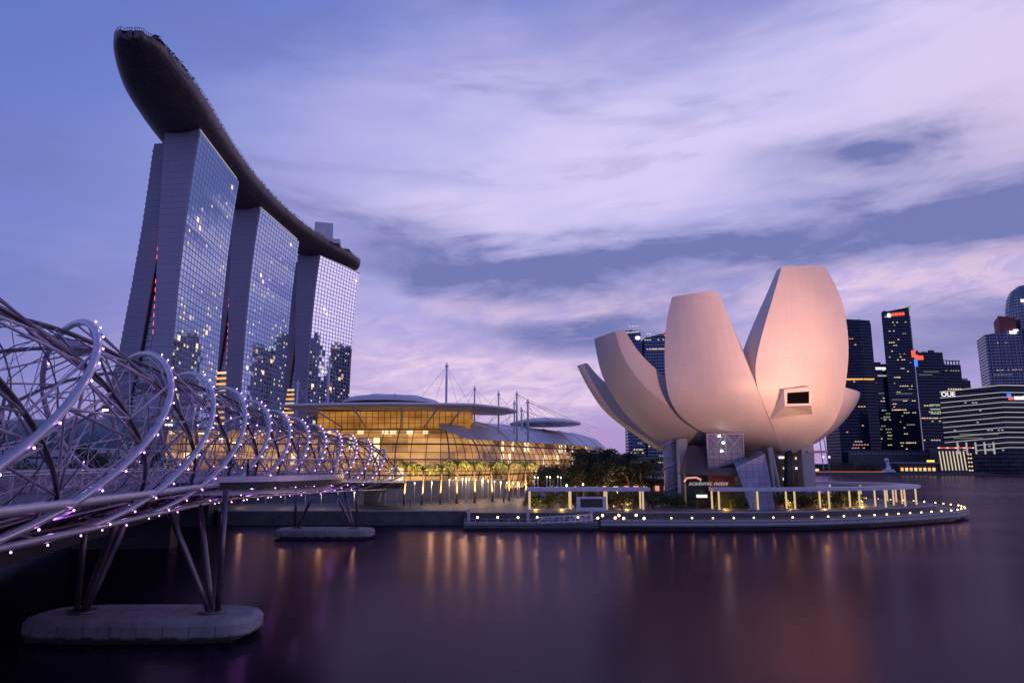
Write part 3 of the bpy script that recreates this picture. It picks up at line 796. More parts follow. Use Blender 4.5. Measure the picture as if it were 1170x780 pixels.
def interp_sec(sub=4):
    out = []
    for i in range(len(SEC) - 1):
        p0 = SEC[max(i - 1, 0)]; p1 = SEC[i]; p2 = SEC[i + 1]; p3 = SEC[min(i + 2, len(SEC) - 1)]
        for k in range(sub):
            t = k / sub
            out.append(tuple(.5 * (2 * b + (c_ - a) * t + (2 * a - 5 * b + 4 * c_ - d) * t * t + (3 * b - a - 3 * c_ + d) * t ** 3) for a, b, c_, d in zip(p0, p1, p2, p3)))
    return out + [SEC[-1]]
ss = interp_sec(); rs = []; rt = []
for i, (Y, X, hw, dp) in enumerate(ss):
    Ya, Xa = ss[max(i - 1, 0)][:2]; Yb, Xb = ss[min(i + 1, len(ss) - 1)][:2]
    d = Vector((Xb - Xa, Yb - Ya, 0)).normalized(); n = Vector((d.y, -d.x, 0)); c_ = Vector((X, Y, 0))
    if i < 6 or i > len(ss) - 6: n = Vector((1, 0, 0)) if i < 6 else n
    pr = [c_ + n * hw + Vector((0, 0, 203.2))]
    for q in range(25):
        a = math.pi * q / 24
        pr.append(c_ + n * (hw * math.cos(a)) + Vector((0, 0, 202 - 10.6 * dp * math.sin(a) ** .85)))
    pr.append(c_ - n * hw + Vector((0, 0, 203.2)))
    rs.append(pr); rt.append([c_ + n * (hw - .3) + Vector((0, 0, 202.8)), c_ - n * (hw - .3) + Vector((0, 0, 202.8))])
mh = bpy.data.materials.new('hull cladding'); mh.use_nodes = True; T = NT(mh.node_tree); p_ = T.n['Principled BSDF']
ox, oy, oz = T.xyz(T.new('ShaderNodeTexCoord').outputs['Object'])
seam = T.m('MULTIPLY', T.m('GREATER_THAN', T.m('FRACT', T.m('DIVIDE', oy, 3.2)), .06), T.m('GREATER_THAN', T.m('FRACT', T.m('DIVIDE', ox, 2.6)), .07))
cell = T.new('ShaderNodeTexWhiteNoise', noise_dimensions='2D'); T.l.new(T.comb(T.m('FLOOR', T.m('DIVIDE', oy, 3.2)), T.m('FLOOR', T.m('DIVIDE', ox, 2.6)), 0.), cell.inputs[0])
T.l.new(T.mixc(seam, (.03, .024, .028), T.mixc(cell.outputs[0], (.10, .075, .082), (.145, .11, .115))), p_.inputs['Base Color'])
p_.inputs['Metallic'].default_value = .35; p_.inputs['Roughness'].default_value = .45
MB().rings(rs, False, False, 0, True).build('hull', mh, sp)
MB().rings(rt, False, False).build('deck_surface', M['concrete'], sp)
mb = MB()
for k in (1, -1):
    pts = [r_[0 if k == 1 else -1] for r_ in rs]; mb.tube([p + Vector((0, 0, 1.3)) for p in pts], .12, 5, False)
    for p in pts[::1]: mb.bar(p, p + Vector((0, 0, 1.3)), .15, .15)
mb.build('guard_rail', M['dsteel'], sp)
b_ = MB().prism([(-172, 584), (-157, 588), (-163, 612), (-178, 607)], 202.9, 219.5).build('roof_pavilion', M['roof'], sp)
MB().prism([(-158, 592), (-152, 594), (-156, 618), (-162, 616)], 202.9, 207).build('roof_terrace', M['white'], sp)
for k in range(5): MB().box((-156.5 + .1 * k, 596 + k * 5, 207.6), (2.2, 2.4, .8)).build('terrace_lamp', M['yellow'] if k % 2 else M['winy'], sp)
MB().prism([(-160, 620), (-150, 622), (-152, 645), (-160, 643)], 204.5, 206.6).build('roof_bar', M['dark'], sp)
mb = MB(); rnd = random.Random(2)
for i in range(1500):
    s_ = rnd.choice(ss[24:74] if rnd.random() < .7 else ss[14:30]); e = s_[2] * rnd.uniform(.72, .97)
    c_ = Vector((s_[1] + e, s_[0] + rnd.uniform(-1.5, 1.5), 203.2 + abs(rnd.gauss(0, 1.0)) + .2)); a = rnd.uniform(0, 6.28)
    d = Vector((math.cos(a), math.sin(a), rnd.uniform(-.5, .5))) * .7; e2 = Vector((rnd.uniform(-1, 1), rnd.uniform(-1, 1), .8)).normalized() * .5
    mb.poly([c_ - d, c_ + e2, c_ + d, c_ - e2])
tag(mb.build('roof_garden_planting', M['leafd'], sp), kind='stuff')

# ------------------------------------------------------------------ hotel podium, low building between bridge and towers
pd = thing('podium_building', 'long low podium with teal curved roof seen through the footbridge', 'podium', (-150, 300, 2.6))
pts = [(-235, 250), (-100, 262), (-96, 330), (-240, 330)]
mb = MB(); mb.prism(pts, 2.6, 17, 0, 1, True); mb.build('wall', [facade('podium glass', (.10, .10, .12), (.02, .03, .05), 4, 4.5, .12, .2, .3, .0), M['darkcon']], pd)
rs = []
for i in range(13):
    a = math.pi * i / 12
    rs.append([(-240, 290 - 46 * math.cos(a), 17.2 + 11 * math.sin(a)), (-170, 292 - 44 * math.cos(a), 17.2 + 13 * math.sin(a)), (-98, 296 - 38 * math.cos(a), 17.2 + 8 * math.sin(a))])
MB().rings(rs, False, False, 0, True).build('roof', M['tealroof'], pd)

# ------------------------------------------------------------------ glass shopping arcade with white canopies
ml = thing('shopping_arcade', 'golden-lit glass barrel arcade under white canopies', 'shopping arcade', (-30, 250, 2.6))
def arc_path():
    p = [(-118 + 5 * i, 232.0) for i in range(19)]
    cx, cy, r_ = -26, 252, 20
    for i in range(1, 9):
        a = R(-90 + 60 * i / 8); p.append((cx + r_ * math.cos(a), cy + r_ * math.sin(a)))
    d = Vector((math.cos(R(60)), math.sin(R(60)))); q = Vector(p[-1])
    for i in range(1, 34): p.append(tuple(q + d * 4.2 * i + Vector((d.y, -d.x)) * (-.012 * i * i)))
    return p
AP = arc_path()
BAR = [(1.5, 2.6), (-.5, 6), (-1.6, 9.5), (-1.8, 12.5), (-1.0, 15.5), (.6, 18.2), (2.8, 20.4), (5.4, 22.2), (8.4, 23.6)]     # (inset, z)
gl = glassmat('arcade glazing', (1.0, .88, .66), .03, .9, .04)
rs = []
for ins, z in BAR:
    rs.append([(p[0], p[1], z) for p in offset(AP, ins)])
MB().rings(rs, False, False, 0, True).build('barrel_glazing', gl, ml)
mb = MB()
for i in range(0, len(AP)):
    mb.tube([rs[k][i] for k in range(len(BAR))], .13 if i % 4 else .22, 5, False)
for r_ in rs[1:]: mb.tube([Vector(p) + Vector((0, -.02, 0)) for p in r_], .10, 4, False)
mb.build('mullion_grid', M['dsteel'], ml)
# lit interior behind the glass: floors, back wall
mi = bpy.data.materials.new('lit arcade interior'); mi.use_nodes = True; T = NT(mi.node_tree); T.n.clear()
u, v, _ = T.xyz(T.new('ShaderNodeUVMap').outputs[0])
shop = T.noise(T.comb(T.m('FLOOR', T.m('DIVIDE', u, 5.5)), T.m('FLOOR', T.m('DIVIDE', v, 5.2)), 0.), 3.7, 0)
soft = T.noise(T.comb(T.m('MULTIPLY', u, .06), T.m('MULTIPLY', v, .12), 0.), 1, 3)
wn_ = T.new('ShaderNodeTexWhiteNoise', noise_dimensions='2D'); T.l.new(T.comb(T.m('FLOOR', T.m('DIVIDE', u, 2.8)), T.m('FLOOR', T.m('DIVIDE', v, 5.2)), 0.), wn_.inputs[0])
spot = T.m('MULTIPLY', T.m('GREATER_THAN', wn_.outputs[0], .88), T.m('MULTIPLY', T.m('GREATER_THAN', T.m('FRACT', T.m('DIVIDE', u, 2.8)), .25), T.m('GREATER_THAN', T.m('FRACT', T.m('DIVIDE', v, 5.2)), .2)))
e = T.new('ShaderNodeEmission')
T.l.new(T.mixc(spot, T.ramp(soft, [(.3, (.88, .40, .11)), (.7, (1, .60, .28))]), (1, .86, .64)), e.inputs[0])
T.l.new(T.m('ADD', T.m('ADD', T.m('MULTIPLY', T.rng(shop, .35, .65), .52), T.m('MULTIPLY', T.rng(soft, .35, .65), .42)), T.m('ADD', .14, T.m('MULTIPLY', spot, 1.2))), e.inputs[1])
T.l.new(e.outputs[0], T.new('ShaderNodeOutputMaterial').inputs[0]); mi.cycles.emission_sampling = 'NONE'
def ribbon(path, z0, z1, m, name, par, inset=0.):
    p = offset(path, inset) if inset else path; mb = MB(); L = 0
    for a, b in zip(p, p[1:]):
        d = math.dist(a, b); mb.poly([(a[0], a[1], z0), (b[0], b[1], z0), (b[0], b[1], z1), (a[0], a[1], z1)], 0, [(L, z0), (L + d, z0), (L + d, z1), (L, z1)]); L += d
    return mb.build(name, m, par)
ribbon(AP, 2.6, 23, mi, 'lit_interior', ml, 9.5)
for z in (7.8, 13.0, 18.2):
    a = offset(AP, 4.5 + (z > 15) * 2); b = offset(AP, 9.4)
    MB().rings([[(p[0], p[1], z), (q[0], q[1], z), (q[0], q[1], z + .45), (p[0], p[1], z + .45)] for p, q in zip(a, b)]).build('floor_slab', M['brown'], ml)
# clerestory behind the big flat canopy
CL = [(-67, 241.5), (-14.5, 241.5), (-14.5, 262), (-67, 262)]
mb = MB(); mb.prism(CL, 23.4, 29.6, 0, 1, True)
mc = bpy.data.materials.new('amber clerestory'); mc.use_nodes = True; T = NT(mc.node_tree); T.n.clear()
u, v, _ = T.xyz(T.new('ShaderNodeUVMap').outputs[0])
e = T.new('ShaderNodeEmission'); so = T.noise(T.comb(T.m('MULTIPLY', u, .12), T.m('MULTIPLY', v, .3), 0.), 1, 3)
ms_ = T.m('MULTIPLY', T.m('GREATER_THAN', T.m('FRACT', T.m('DIVIDE', u, 2.1)), .09), T.m('GREATER_THAN', T.m('FRACT', T.m('DIVIDE', T.m('SUBTRACT', v, 23.4), 2.05)), .06))
T.l.new(T.ramp(so, [(.3, (.55, .20, .035)), (.7, (.85, .38, .09))]), e.inputs[0]); T.l.new(T.m('ADD', .02, T.m('MULTIPLY', ms_, T.m('MULTIPLY', .52, T.m('ADD', .5, so)))), e.inputs[1])
T.l.new(e.outputs[0], T.new('ShaderNodeOutputMaterial').inputs[0]); mc.cycles.emission_sampling = 'NONE'
mb.build('clerestory', [mc, M['roof']], ml)
# roof between barrel and clerestory
ro = offset(AP, 8.4); ri = offset(AP, 26)
MB().rings([[(p[0], p[1], 23.7), (q[0], q[1], 24.4)] for p, q in zip(ro, ri)], False, False).build('roof', M['roof'], ml)
# flat white canopy with a drooping tip
def slab(outline_lo, outline_hi, name, m, par): MB().rings([outline_lo, outline_hi]).build(name, m, par)
ot = [(-75, 227.5), (-40, 225.5), (-12, 227), (-1, 233), (1.5, 240), (-4, 262), (-40, 266), (-72, 262)]
hz = [0, .35, .1, -.7, -.9, -.3, .6, .2]
MB().rings([[(p[0] * .995, p[1] + 1, 29.9 + h) for p, h in zip(ot, hz)], [(p[0], p[1], 30.35 + h) for p, h in zip(ot, hz)], [(p[0], p[1], 30.75 + h) for p, h in zip(ot, hz)], [(p[0] * .97 - .8, p[1] + (2.5 if p[1] < 245 else -2), 31.25 + h) for p, h in zip(ot, hz)]]).build('canopy_roof', M['white'], ml)
for a in ((-66, -58), (-52, -50), (-36, -38), (-24, -30), (-16, -22)):
    MB().tube([(a[0], 229, 30.0), (a[1], 240.8, 24.2)], .3, 8).build('brace', M['white'], ml)
MB().tube([(-76, 233, 26.3), (-66.5, 241, 29)], .45, 8).build('brace', M['white'], ml)
# louvred roof of the bay wing
sub = AP[19:]
lo_ = offset(sub, .4); mid_ = offset(sub, 6); hi_ = offset(sub, 15)
rs = []
for i, (a, b, c_) in enumerate(zip(lo_, mid_, hi_)):
    k = min(1, (i + .3) / 4.)
    a2 = Vector(b).lerp(Vector(a), k)
    rs.append([(a2.x, a2.y, 24.6 - 4.6 * k), (b[0], b[1], 24.6), (c_[0], c_[1], 27.2), (c_[0], c_[1], 26.8), (b[0], b[1], 24.2), (a2.x, a2.y, 24.3 - 4.6 * k)])
MB().rings(rs).build('louvre_roof', M['roof'], ml)
for i in range(6, len(rs), 5): MB().tube([Vector(q) + Vector((0, 0, .1)) for q in rs[i][:3]], .28, 5).build('roof_seam', M['white'], ml)
p = sub[20]
MB().rings([[(p[0] - 2 + 16 * math.cos(a) * k, p[1] + 26 + 24 * math.sin(a) * k, z) for a in [R(15 * q) for q in range(24)]] for k, z in ((1, 29), (1, 29.6), (.7, 31), (.3, 31.8), (.02, 32))]).build('round_canopy', M['white'], ml)
# dome
dm = thing('shell_dome', 'low white ribbed shell dome rising behind the flat canopy', 'dome', (-52, 305, 24))
rs = []
for k in range(9):
    a = R(90 * k / 8); rs.append([(-52.5 + 21 * math.cos(a) ** .8 * math.cos(b) , 305 + 26 * math.cos(a) ** .8 * math.sin(b), 36.9 + 3.9 * math.sin(a)) for b in [R(12 * q) for q in range(30)]] if k < 8 else [(-52.5 + .01 * math.cos(R(12 * q)), 305 + .01 * math.sin(R(12 * q)), 40.82) for q in range(30)])
MB().rings(rs, True, True, 0, True).build('shell', M['roof'], dm)
MB().prism([(-52.5 + 18.5 * math.cos(R(12 * q)), 305 + 23 * math.sin(R(12 * q))) for q in range(30)], 24, 36.7).build('drum', M['dark'], dm)
mb = MB()
for q in range(0, 30, 3): mb.tube([Vector(r_[q]) + Vector((0, 0, .1)) for r_ in rs[:-1]], .16, 4, False)
mb.build('ribs', M['white'], dm)
# masts with stay cables
masts = [((-75.6, 246), 27, 40.8, .38), ((-67.4, 256), 31, 51.2, .42), ((-23.5, 250), 31, 47.6, .4), ((-13.8, 258), 30, 40.2, .28), ((-4.9, 256), 24, 38.1, .3),
         ((.9, 268), 26, 35.8, .3), ((1.8, 262), 26, 38.6, .34), ((6.0, 266), 26, 36.0, .38), ((3.8, 280), 26, 34.0, .35)]
mlab = ['short white mast in front of the flat canopy at its far left', 'tall white mast standing before the rightmost hotel tower', 'tallest white mast rising above the shell dome', 'slim white mast just right of the tallest mast',
        'white mast at the right end of the flat canopy', 'thin white mast, leftmost of the mast cluster above the louvred roof', 'tall white mast in the middle of the mast cluster', 'thick white mast at the right of the mast cluster', 'short white mast at the back of the mast cluster']
for (p, z0, z1, r_), lb in zip(masts, mlab):
    t = thing('roof_mast', lb, 'mast', (p[0], p[1], z0 - 6), 'white cable masts on the arcade roof')
    MB().tube([(p[0], p[1], z0 - 6), (p[0], p[1], z0 + (z1 - z0) * .6), (p[0], p[1], z1)], [r_, r_, r_ * .6], 8).build('pole', M['white'], t)
    MB().box((p[0], p[1], z1 - 1.2), (r_ * 3.4, r_ * 2, .5)).build('cable_anchor', M['white'], t)
    ends = [(p[0] - 11, p[1] - 8, z0 - .5), (p[0] + 10, p[1] - 8, z0 - .5), (p[0] - 3.5, p[1] - 12, z0 - 1), (p[0] + 4, p[1] + 10, z0)]
    if p[0] > 1: ends += [(p[0] + 22, p[1] + 16, z0 + .5), (p[0] + 30, p[1] + 26, z0)]
    for e_ in ends: MB().tube([(p[0], p[1], z1 - 1.2), e_], .055, 4).build('stay_cable', M['steel'], t)
# ------------------------------------------------------------------ lotus-shaped museum
mus = thing('lotus_museum', 'white museum shaped like an opening lotus, its petals washed with rosy floodlight', 'museum', (60, 168, 2.6))
mp = bpy.data.materials.new('pale petal panels'); mp.use_nodes = True; T = NT(mp.node_tree); p_ = T.n['Principled BSDF']
tc = T.new('ShaderNodeTexCoord').outputs['Object']; ox, oy, oz = T.xyz(tc)
pu, pv, _ = T.xyz(T.new('ShaderNodeUVMap').outputs[0])
sm = T.m('MULTIPLY', T.m('GREATER_THAN', T.m('FRACT', T.m('DIVIDE', pv, 2.4)), .035), T.m('GREATER_THAN', T.m('FRACT', T.m('DIVIDE', pu, 1.9)), .03))
pw = T.new('ShaderNodeTexWhiteNoise', noise_dimensions='2D'); T.l.new(T.comb(T.m('FLOOR', T.m('DIVIDE', pu, 1.9)), T.m('FLOOR', T.m('DIVIDE', pv, 2.4)), 0.), pw.inputs[0])
nz = T.noise(tc, .12, 5, .6); st_ = T.noise(T.comb(T.m('MULTIPLY', pu, 1.3), T.m('MULTIPLY', pv, .06), 0.), 1., 4, .65)
base_ = T.ramp(nz, [(.3, (.47, .45, .44)), (.7, (.53, .505, .495))])
base_ = T.mixc(T.m('MULTIPLY', T.rng(st_, .45, .8), .2), base_, (.30, .28, .27))
base_ = T.mixc(T.m('MULTIPLY', pw.outputs[0], .10), base_, (.34, .32, .32))
T.l.new(T.mixc(sm, (.43, .41, .40), base_), p_.inputs['Base Color'])
p_.inputs['Roughness'].default_value = .45
def cr(P, t):
    n = len(P) - 1; i = min(int(t * n), n - 1); f = t * n - i
    a, b, c_, d = P[max(i - 1, 0)], P[i], P[i + 1], P[min(i + 2, n)]
    return .5 * (2 * b + (c_ - a) * f + (2 * a - 5 * b + 4 * c_ - d) * f * f + (3 * b - a - 3 * c_ + d) * f ** 3)
def petal(edges, azd, th, bulge=.10, lift=.0, NN=44, K=10, inner=.12):
    Lp = [Vector((e[0][0], e[0][1], e[0][2])) for e in edges]; Rp = [Vector((e[1][0], e[1][1], e[1][2])) for e in edges]
    inw = Vector((-math.sin(R(azd)), math.cos(R(azd)), lift))
    outer, ins = [], []
    LL = [cr(Lp, i / NN) for i in range(NN + 1)]; RR = [cr(Rp, i / NN) for i in range(NN + 1)]
    for _ in range(14):
        for A_ in (LL, RR): A_[1:-1] = [A_[i] * .5 + (A_[i - 1] + A_[i + 1]) * .25 for i in range(1, NN)]
    TH = [cr([Vector((q, 0, 0)) for q in th], i / NN).x for i in range(NN + 1)]
    for _ in range(30): TH[1:-1] = [TH[i] * .5 + (TH[i - 1] + TH[i + 1]) * .25 for i in range(1, NN)]
    for i in range(NN + 1):
        t = i / NN; a, b = LL[i], RR[i]
        tt = TH[i]; hw = (b - a).length / 2
        row = []; irow = []
        m_ = (a + b) / 2
        for k in range(K + 1):
            u = k / K; q = a.lerp(b, u); w_ = 1 - (2 * u - 1) ** 2
            row.append(q - inw * (bulge * hw * 2 * w_ * min(1, t * 3)))
            irow.append(m_.lerp(q, 1 - inner * t * t) + inw * tt - inw * (.04 * hw * w_))
        outer.append(row); ins.append(irow)
    mb = MB(); uo = []
    vv = 0
    for i, row in enumerate(outer):
        if i: vv += (row[K // 2] - outer[i - 1][K // 2]).length
        wd_ = (row[-1] - row[0]).length; uo.append([((k / K - .5) * wd_ + 50, vv) for k in range(K + 1)])
    mb.rings(outer, False, False, 0, True, uo); mb.rings([r_[::-1] for r_ in ins], False, False, 0, True)
    for s in (0, -1): mb.rings([[o[s], q[s]] if s == -1 else [q[s], o[s]] for o, q in zip(outer, ins)], False, False)
    mb.rings([outer[0][::-1], ins[0][::-1]], False, False)
    ob = mb.build('petal', mp, mus)
    # recessed skylight closing the tip
    o, q = outer[-1], ins[-1]
    cap = MB(); c_ = sum((Vector(p) for p in o + q), Vector()) / (2 * len(o))
    for pts in (o, q):
        cap.rings([pts, [Vector(p).lerp(c_, .16) for p in pts]], False, False)
    for s in (0, -1): cap.poly([o[s], q[s], Vector(q[s]).lerp(c_, .16), Vector(o[s]).lerp(c_, .16)])
    cap.build('tip_rim', mp, ob)
    dn = (Vector(outer[-1][5]) - Vector(outer[-2][5])) * .6
    gb = MB(); gb.rings([[Vector(p).lerp(c_, .16) - dn for p in o], [Vector(p).lerp(c_, .16) - dn for p in q]], False, False)
    gb.build('skylight', M['skyglass'], ob)
    return ob
M['skyglass'] = facade('skylight glass', (.4, .4, .45), (.05, .06, .1), 1.5, 1.5, .1, .1, .6)
PA = [((60.1, 158, 14.3), (62.4, 158, 13.9)), ((56.1, 151, 19.2), (69.4, 154, 18.8)), ((53.1, 148, 24.2), (72.5, 154, 24.7)), ((51.2, 147, 29.7), (74.2, 154, 31.3)), ((52.6, 148, 35.8), (75.7, 155, 38.5)), ((56.3, 151, 44.1), (76.3, 157, 47.0)), ((59.6, 154, 50.8), (75.7, 159, 52.9)), ((62.5, 157, 56.8), (74.5, 161, 57.9))]
PB = [((56.0, 160, 15.3), (59.9, 157.7, 14.5)), ((44.2, 157, 17.6), (57.0, 152.6, 18.0)), ((36.9, 155, 22.1), (54.2, 149.3, 22.1)), ((34.5, 154, 26.4), (52.3, 147.6, 26.0)), ((33.9, 154, 30.9), (51.1, 147, 29.5)), ((34.2, 155, 37.9), (48.8, 148, 36.6)), ((35.5, 157, 45.0), (47.7, 151, 43.7)), ((37.3, 159, 50.1), (46.4, 154, 50.3))]
PC = [((50.5, 167, 14.6), (54.7, 164, 14.8)), ((35.5, 167, 16.5), (45.6, 160, 17.1)), ((31.3, 166.5, 19.2), (39.2, 157.5, 21.1)), ((27.1, 166, 23.0), (34.8, 156.5, 24.7)), ((23.8, 166, 27.8), (30.6, 156.5, 27.8)), ((21.3, 166, 32.8), (26.7, 157, 32.9)), ((20.2, 166, 38.5), (24.6, 157, 37.1)), ((19.8, 166, 41.5), (23.6, 157.5, 41.7))]
PD = [((47.2, 178, 13.9), (47.8, 172, 14.1)), ((38.9, 184, 14.9), (36.8, 172, 15.6)), ((36.6, 185, 16.3), (34.7, 173, 16.9)), ((29.8, 186, 21.1), (28.3, 174, 21.4)), ((24.2, 186, 25.9), (23.0, 174, 25.7)), ((21.7, 186, 30.1), (20.7, 174, 29.2)), ((20.1, 186, 32.9), (19.0, 174, 31.6)), ((17.8, 186, 37.8), (17.0, 175, 36.2))]
PE = [((63.0, 162, 14.8), (67.3, 164, 15.2)), ((64.8, 160, 17.7), (73.5, 168, 17.5)), ((67.2, 159, 20.6), (79.5, 171, 20.8)), ((70.4, 159, 23.9), (84.2, 173, 25.0)), ((72.7, 160, 26.6), (86.4, 174, 27.9)), ((74.6, 161, 29.7), (87.2, 175, 29.3))]
petal(PA, 13, (2, 6, 8, 8, 7.5, 6, 4.4, 3), .09)
petal(PB, -28, (2, 6, 8.5, 9.5, 9, 7, 5, 3.2), .08)
petal(PC, -72, (2, 6, 9, 8.5, 7, 5.5, 4, 2.8), .05, .25)
petal(PD, -98, (2, 4, 6, 7, 6, 4.5, 3.2, 2), .04, .3)
petal(PE, 55, (2, 6, 8, 8, 6, 4), .07, .15)
def plain(azd, reach, zt, wd):
    c0 = Vector((60, 172, 0)); o = Vector((math.sin(R(azd)), -math.cos(R(azd)), 0)); tn = Vector((o.y, -o.x, 0)) * -1
    E_ = []
    for f, r_, z in ((.25, .12, 14.5), (.8, .5, 16), (1, .78, 20), (.95, .94, 26), (.7, 1., zt)):
        c_ = c0 + o * reach * r_ + Vector((0, 0, z)); E_.append((tuple(c_ + tn * wd * f * -1), tuple(c_ + tn * wd * f)))
    return petal(E_, azd, (2, 5, 7, 6, 4), .08, .15)
plain(112, 20, 28, 8); plain(160, 20, 31, 8.5); plain(-145, 24, 33, 9)
rs = [[(59 + r_ * math.cos(R(15 * q)), 168 + r_ * math.sin(R(15 * q)), z) for q in range(24)] for r_, z in ((3, 13.4), (9, 15.5), (12, 20), (12.5, 27), (9, 29.5), (.1, 30))]
MB().rings(rs, True, True, 0, True).build('core_bowl', mp, mus)
# square window hooded out of the front petal
ho = MB(); fr = [(56.9, 146.0, 27.2), (62.5, 146.0, 27.8), (62.4, 146.2, 23.9), (56.9, 146.2, 23.7)]
bk = [(56.4, 149.8, 27.9), (63.4, 151, 28.6), (64.5, 150.8, 22.3), (54.9, 149.5, 21.2)]
inn_ = [(57.5, 145.98, 26.5), (62.1, 145.98, 26.8), (62.0, 146.18, 24.3), (57.4, 146.18, 24.2)]
ib = [(p[0], p[1] + .3, p[2]) for p in inn_]
for A_, B_ in ((bk, fr), (fr, inn_), (inn_, ib)):
    for i in range(4): j = (i + 1) % 4; ho.poly([A_[i], A_[j], B_[j], B_[i]])
o = ho.build('window_hood', mp, mus); MB().poly(ib[::-1]).build('pane', M['void'], o)  # matte black stands in for the darkness inside the opening
# columns, lobby and entrance under the bowl
def tilt(a, b, r_, m_, name='column', n=12): return MB().tube([a, b], r_, n).build(name, m_, mus)
tilt((37.6, 167, 2.6), (37.6, 167, 19), 2.0, M['greyd'])
mb = MB(); mb.tube([(37.6 + 2.3 * math.cos(a * .5), 167 + 2.3 * math.sin(a * .5), 2.6 + a * .42) for a in range(36)], .14, 5); mb.build('spiral_rail', M['steel'], mus)
MB().box((38.9, 162.2, 10), (1.9, 3, 15)).build('pier_wall', M['concrete'], mus)
MB().box((65.5, 158.4, 9.8), (2.7, 3, 14.6)).build('pier_wall', M['concrete'], mus)
MB().box((67.4, 158.2, 14.5), (4.4, 4, .5)).build('bracket', M['concrete'], mus)
tilt((60.3, 157.4, 2.6), (61.8, 158, 16.2), .85, M['dark']); tilt((62.9, 161, 2.6), (63.4, 162, 16), .6, M['red'])
tilt((57.2, 155.6, 2.6), (56.6, 156, 15.5), .42, M['concrete']); tilt((58.6, 155.6, 2.6), (57.0, 156, 15.5), .42, M['concrete'])
bs = MB(); bs.rings([[(37.4, 154, 9.6), (48.6, 152.2, 9.2), (53, 160, 9.6), (38, 164, 9.8)], [(40.0, 160, 16), (50.5, 158, 15.2), (54, 164, 15), (41, 167, 15.6)]])
bs.build('sloping_soffit', M['brown'], mus)
MB().prism([(38.2, 156.5), (48, 155), (53, 165), (39, 167)], 2.6, 9.7).build('ground_floor', M['dark'], mus)
MB().box((45.2, 154.6, 7.6), (5.6, .5, 3.6)).build('red_wall', M['red'], mus)
ge = MB(); ge.prism([(42.5, 154.6), (50.4, 154.0), (51, 161), (43, 161)], 9.9, 18.4, 0, 0, True)
o = ge.build('glass_lift_box', facade('lift box glass', (.05, .05, .075), (.015, .02, .04), 1.3, 1.4, .06, .06, .18, .02, (1, .9, .8), 1.5), mus)
mb = MB()
for X in (42.6, 46.5, 50.3): mb.bar((X, 154.35 - (X - 42.6) * .07, 13.4), (X, 154.35 - (X - 42.6) * .07, 18.4), .22, .22)
for a, b in ((42.6, 46.5), (46.5, 50.3)): mb.bar((a, 154.3, 14), (b, 154.05, 18.2), .16, .16); mb.bar((a, 154.3, 18.2), (b, 154.05, 14), .16, .16)
for zq in (13.4, 18.3): mb.bar((42.5, 154.35, zq), (50.4, 153.8, zq), .2, .2)
mb.build('bracing', M['concrete'], o)
for X, zq in ((46.0, 16.4), (45.6, 14.6), (45.2, 17.8)): MB().ball((X, 153.9, zq), .22).build('lamp', M['cool'], o)
# leaning glass entrance prism
pr_ = MB(); f_ = [(48.6, 146, 2.6), (53.6, 146, 2.6), (52.2, 146.2, 13.9), (46.1, 146.6, 11.2)]; k_ = [(50, 153, 2.6), (55, 153, 2.6), (54, 154, 15), (48, 154, 12)]
def uvq(q): return [(p[0], p[2]) for p in q]
pr_.poly(f_, 0, uvq(f_)); pr_.poly(k_[::-1], 0, uvq(k_[::-1]))
for i in range(4):
    j = (i + 1) % 4; q = [f_[j], f_[i], k_[i], k_[j]]; pr_.poly(q, 0, [(p[1], p[2]) for p in q])
pm = facade('entrance glass', (.14, .15, .20), (.045, .09, .22), 1.3, 1.3, .06, .06, .18, .0, rough=.2, tilt=.008)
pr_.build('glass_entrance', pm, mus)
for k in range(4): MB().box((47.2 + k * .95, 146.2, 6.9), (.6, .3, .25)).build('lamp', M['whitel'], mus)
for k in range(6): MB().box((66.0 + k * .8, 150.5, 6.95), (.6, .3, .25)).build('lamp', M['whitel'], mus)
# lobby lights seen between the columns
MB().box((62, 174, 9), (22, .5, 12)).build('lobby_wall', M['brown'], mus)
for k, (X, zq, wd) in enumerate(((57, 14.2, 3), (63, 13.6, 2.6), (66.3, 13.4, 1.2), (56.5, 10.8, 4.6), (63.3, 11, 1.4), (66, 11, .8), (57, 8.4, 3.4), (63, 8.4, 1.2), (70, 10.6, 2.4))):
    MB().box((X + 3.5, 173.4, zq - .2), (wd, .3, .55)).build('lobby_lamp', M['whitel'] if k % 2 else M['winw'], mus)
# sign lettering on the ground floor
def text(s, size, loc, m_, name, parent, label=None, cat=None, rz=0, sh=0., ext=.04, bold=0.):
    cu = bpy.data.curves.new(name, 'FONT'); cu.body = s; cu.size = size; cu.extrude = ext; cu.shear = sh; cu.offset = bold; cu.align_x = 'LEFT'
    tmp = bpy.data.objects.new(name + '_tmp', cu); C.objects.link(tmp)
    bpy.context.view_layer.update()
    me = bpy.data.meshes.new_from_object(tmp.evaluated_get(bpy.context.evaluated_depsgraph_get())); bpy.data.objects.remove(tmp)
    me.transform(Matrix.Rotation(rz, 4, 'Z') @ Matrix.Rotation(R(90), 4, 'X')); me.materials.clear(); me.materials.append(m_)
    o = bpy.data.objects.new(name, me); C.objects.link(o); o.parent = parent; o.location = Vector(loc) - wloc(parent); KIDS.setdefault(parent.name, []).append(o)
    return o
text('academic notes', 1.35, (37.9, 153.3, 7.35), M['stripl'], 'lettering', mus, sh=.35)
MB().tube([(36.9, 153.2, 8.1), (37.6, 153.2, 8.9), (39.6, 153.2, 9.0), (40.6, 153.2, 8.5)], .22, 6).build('sign_arc', M['winr'], mus)
MB().box((39.9, 150.5, 5.2), (2.2, .4, .6)).build('kiosk_sign', M['whitel'], mus)
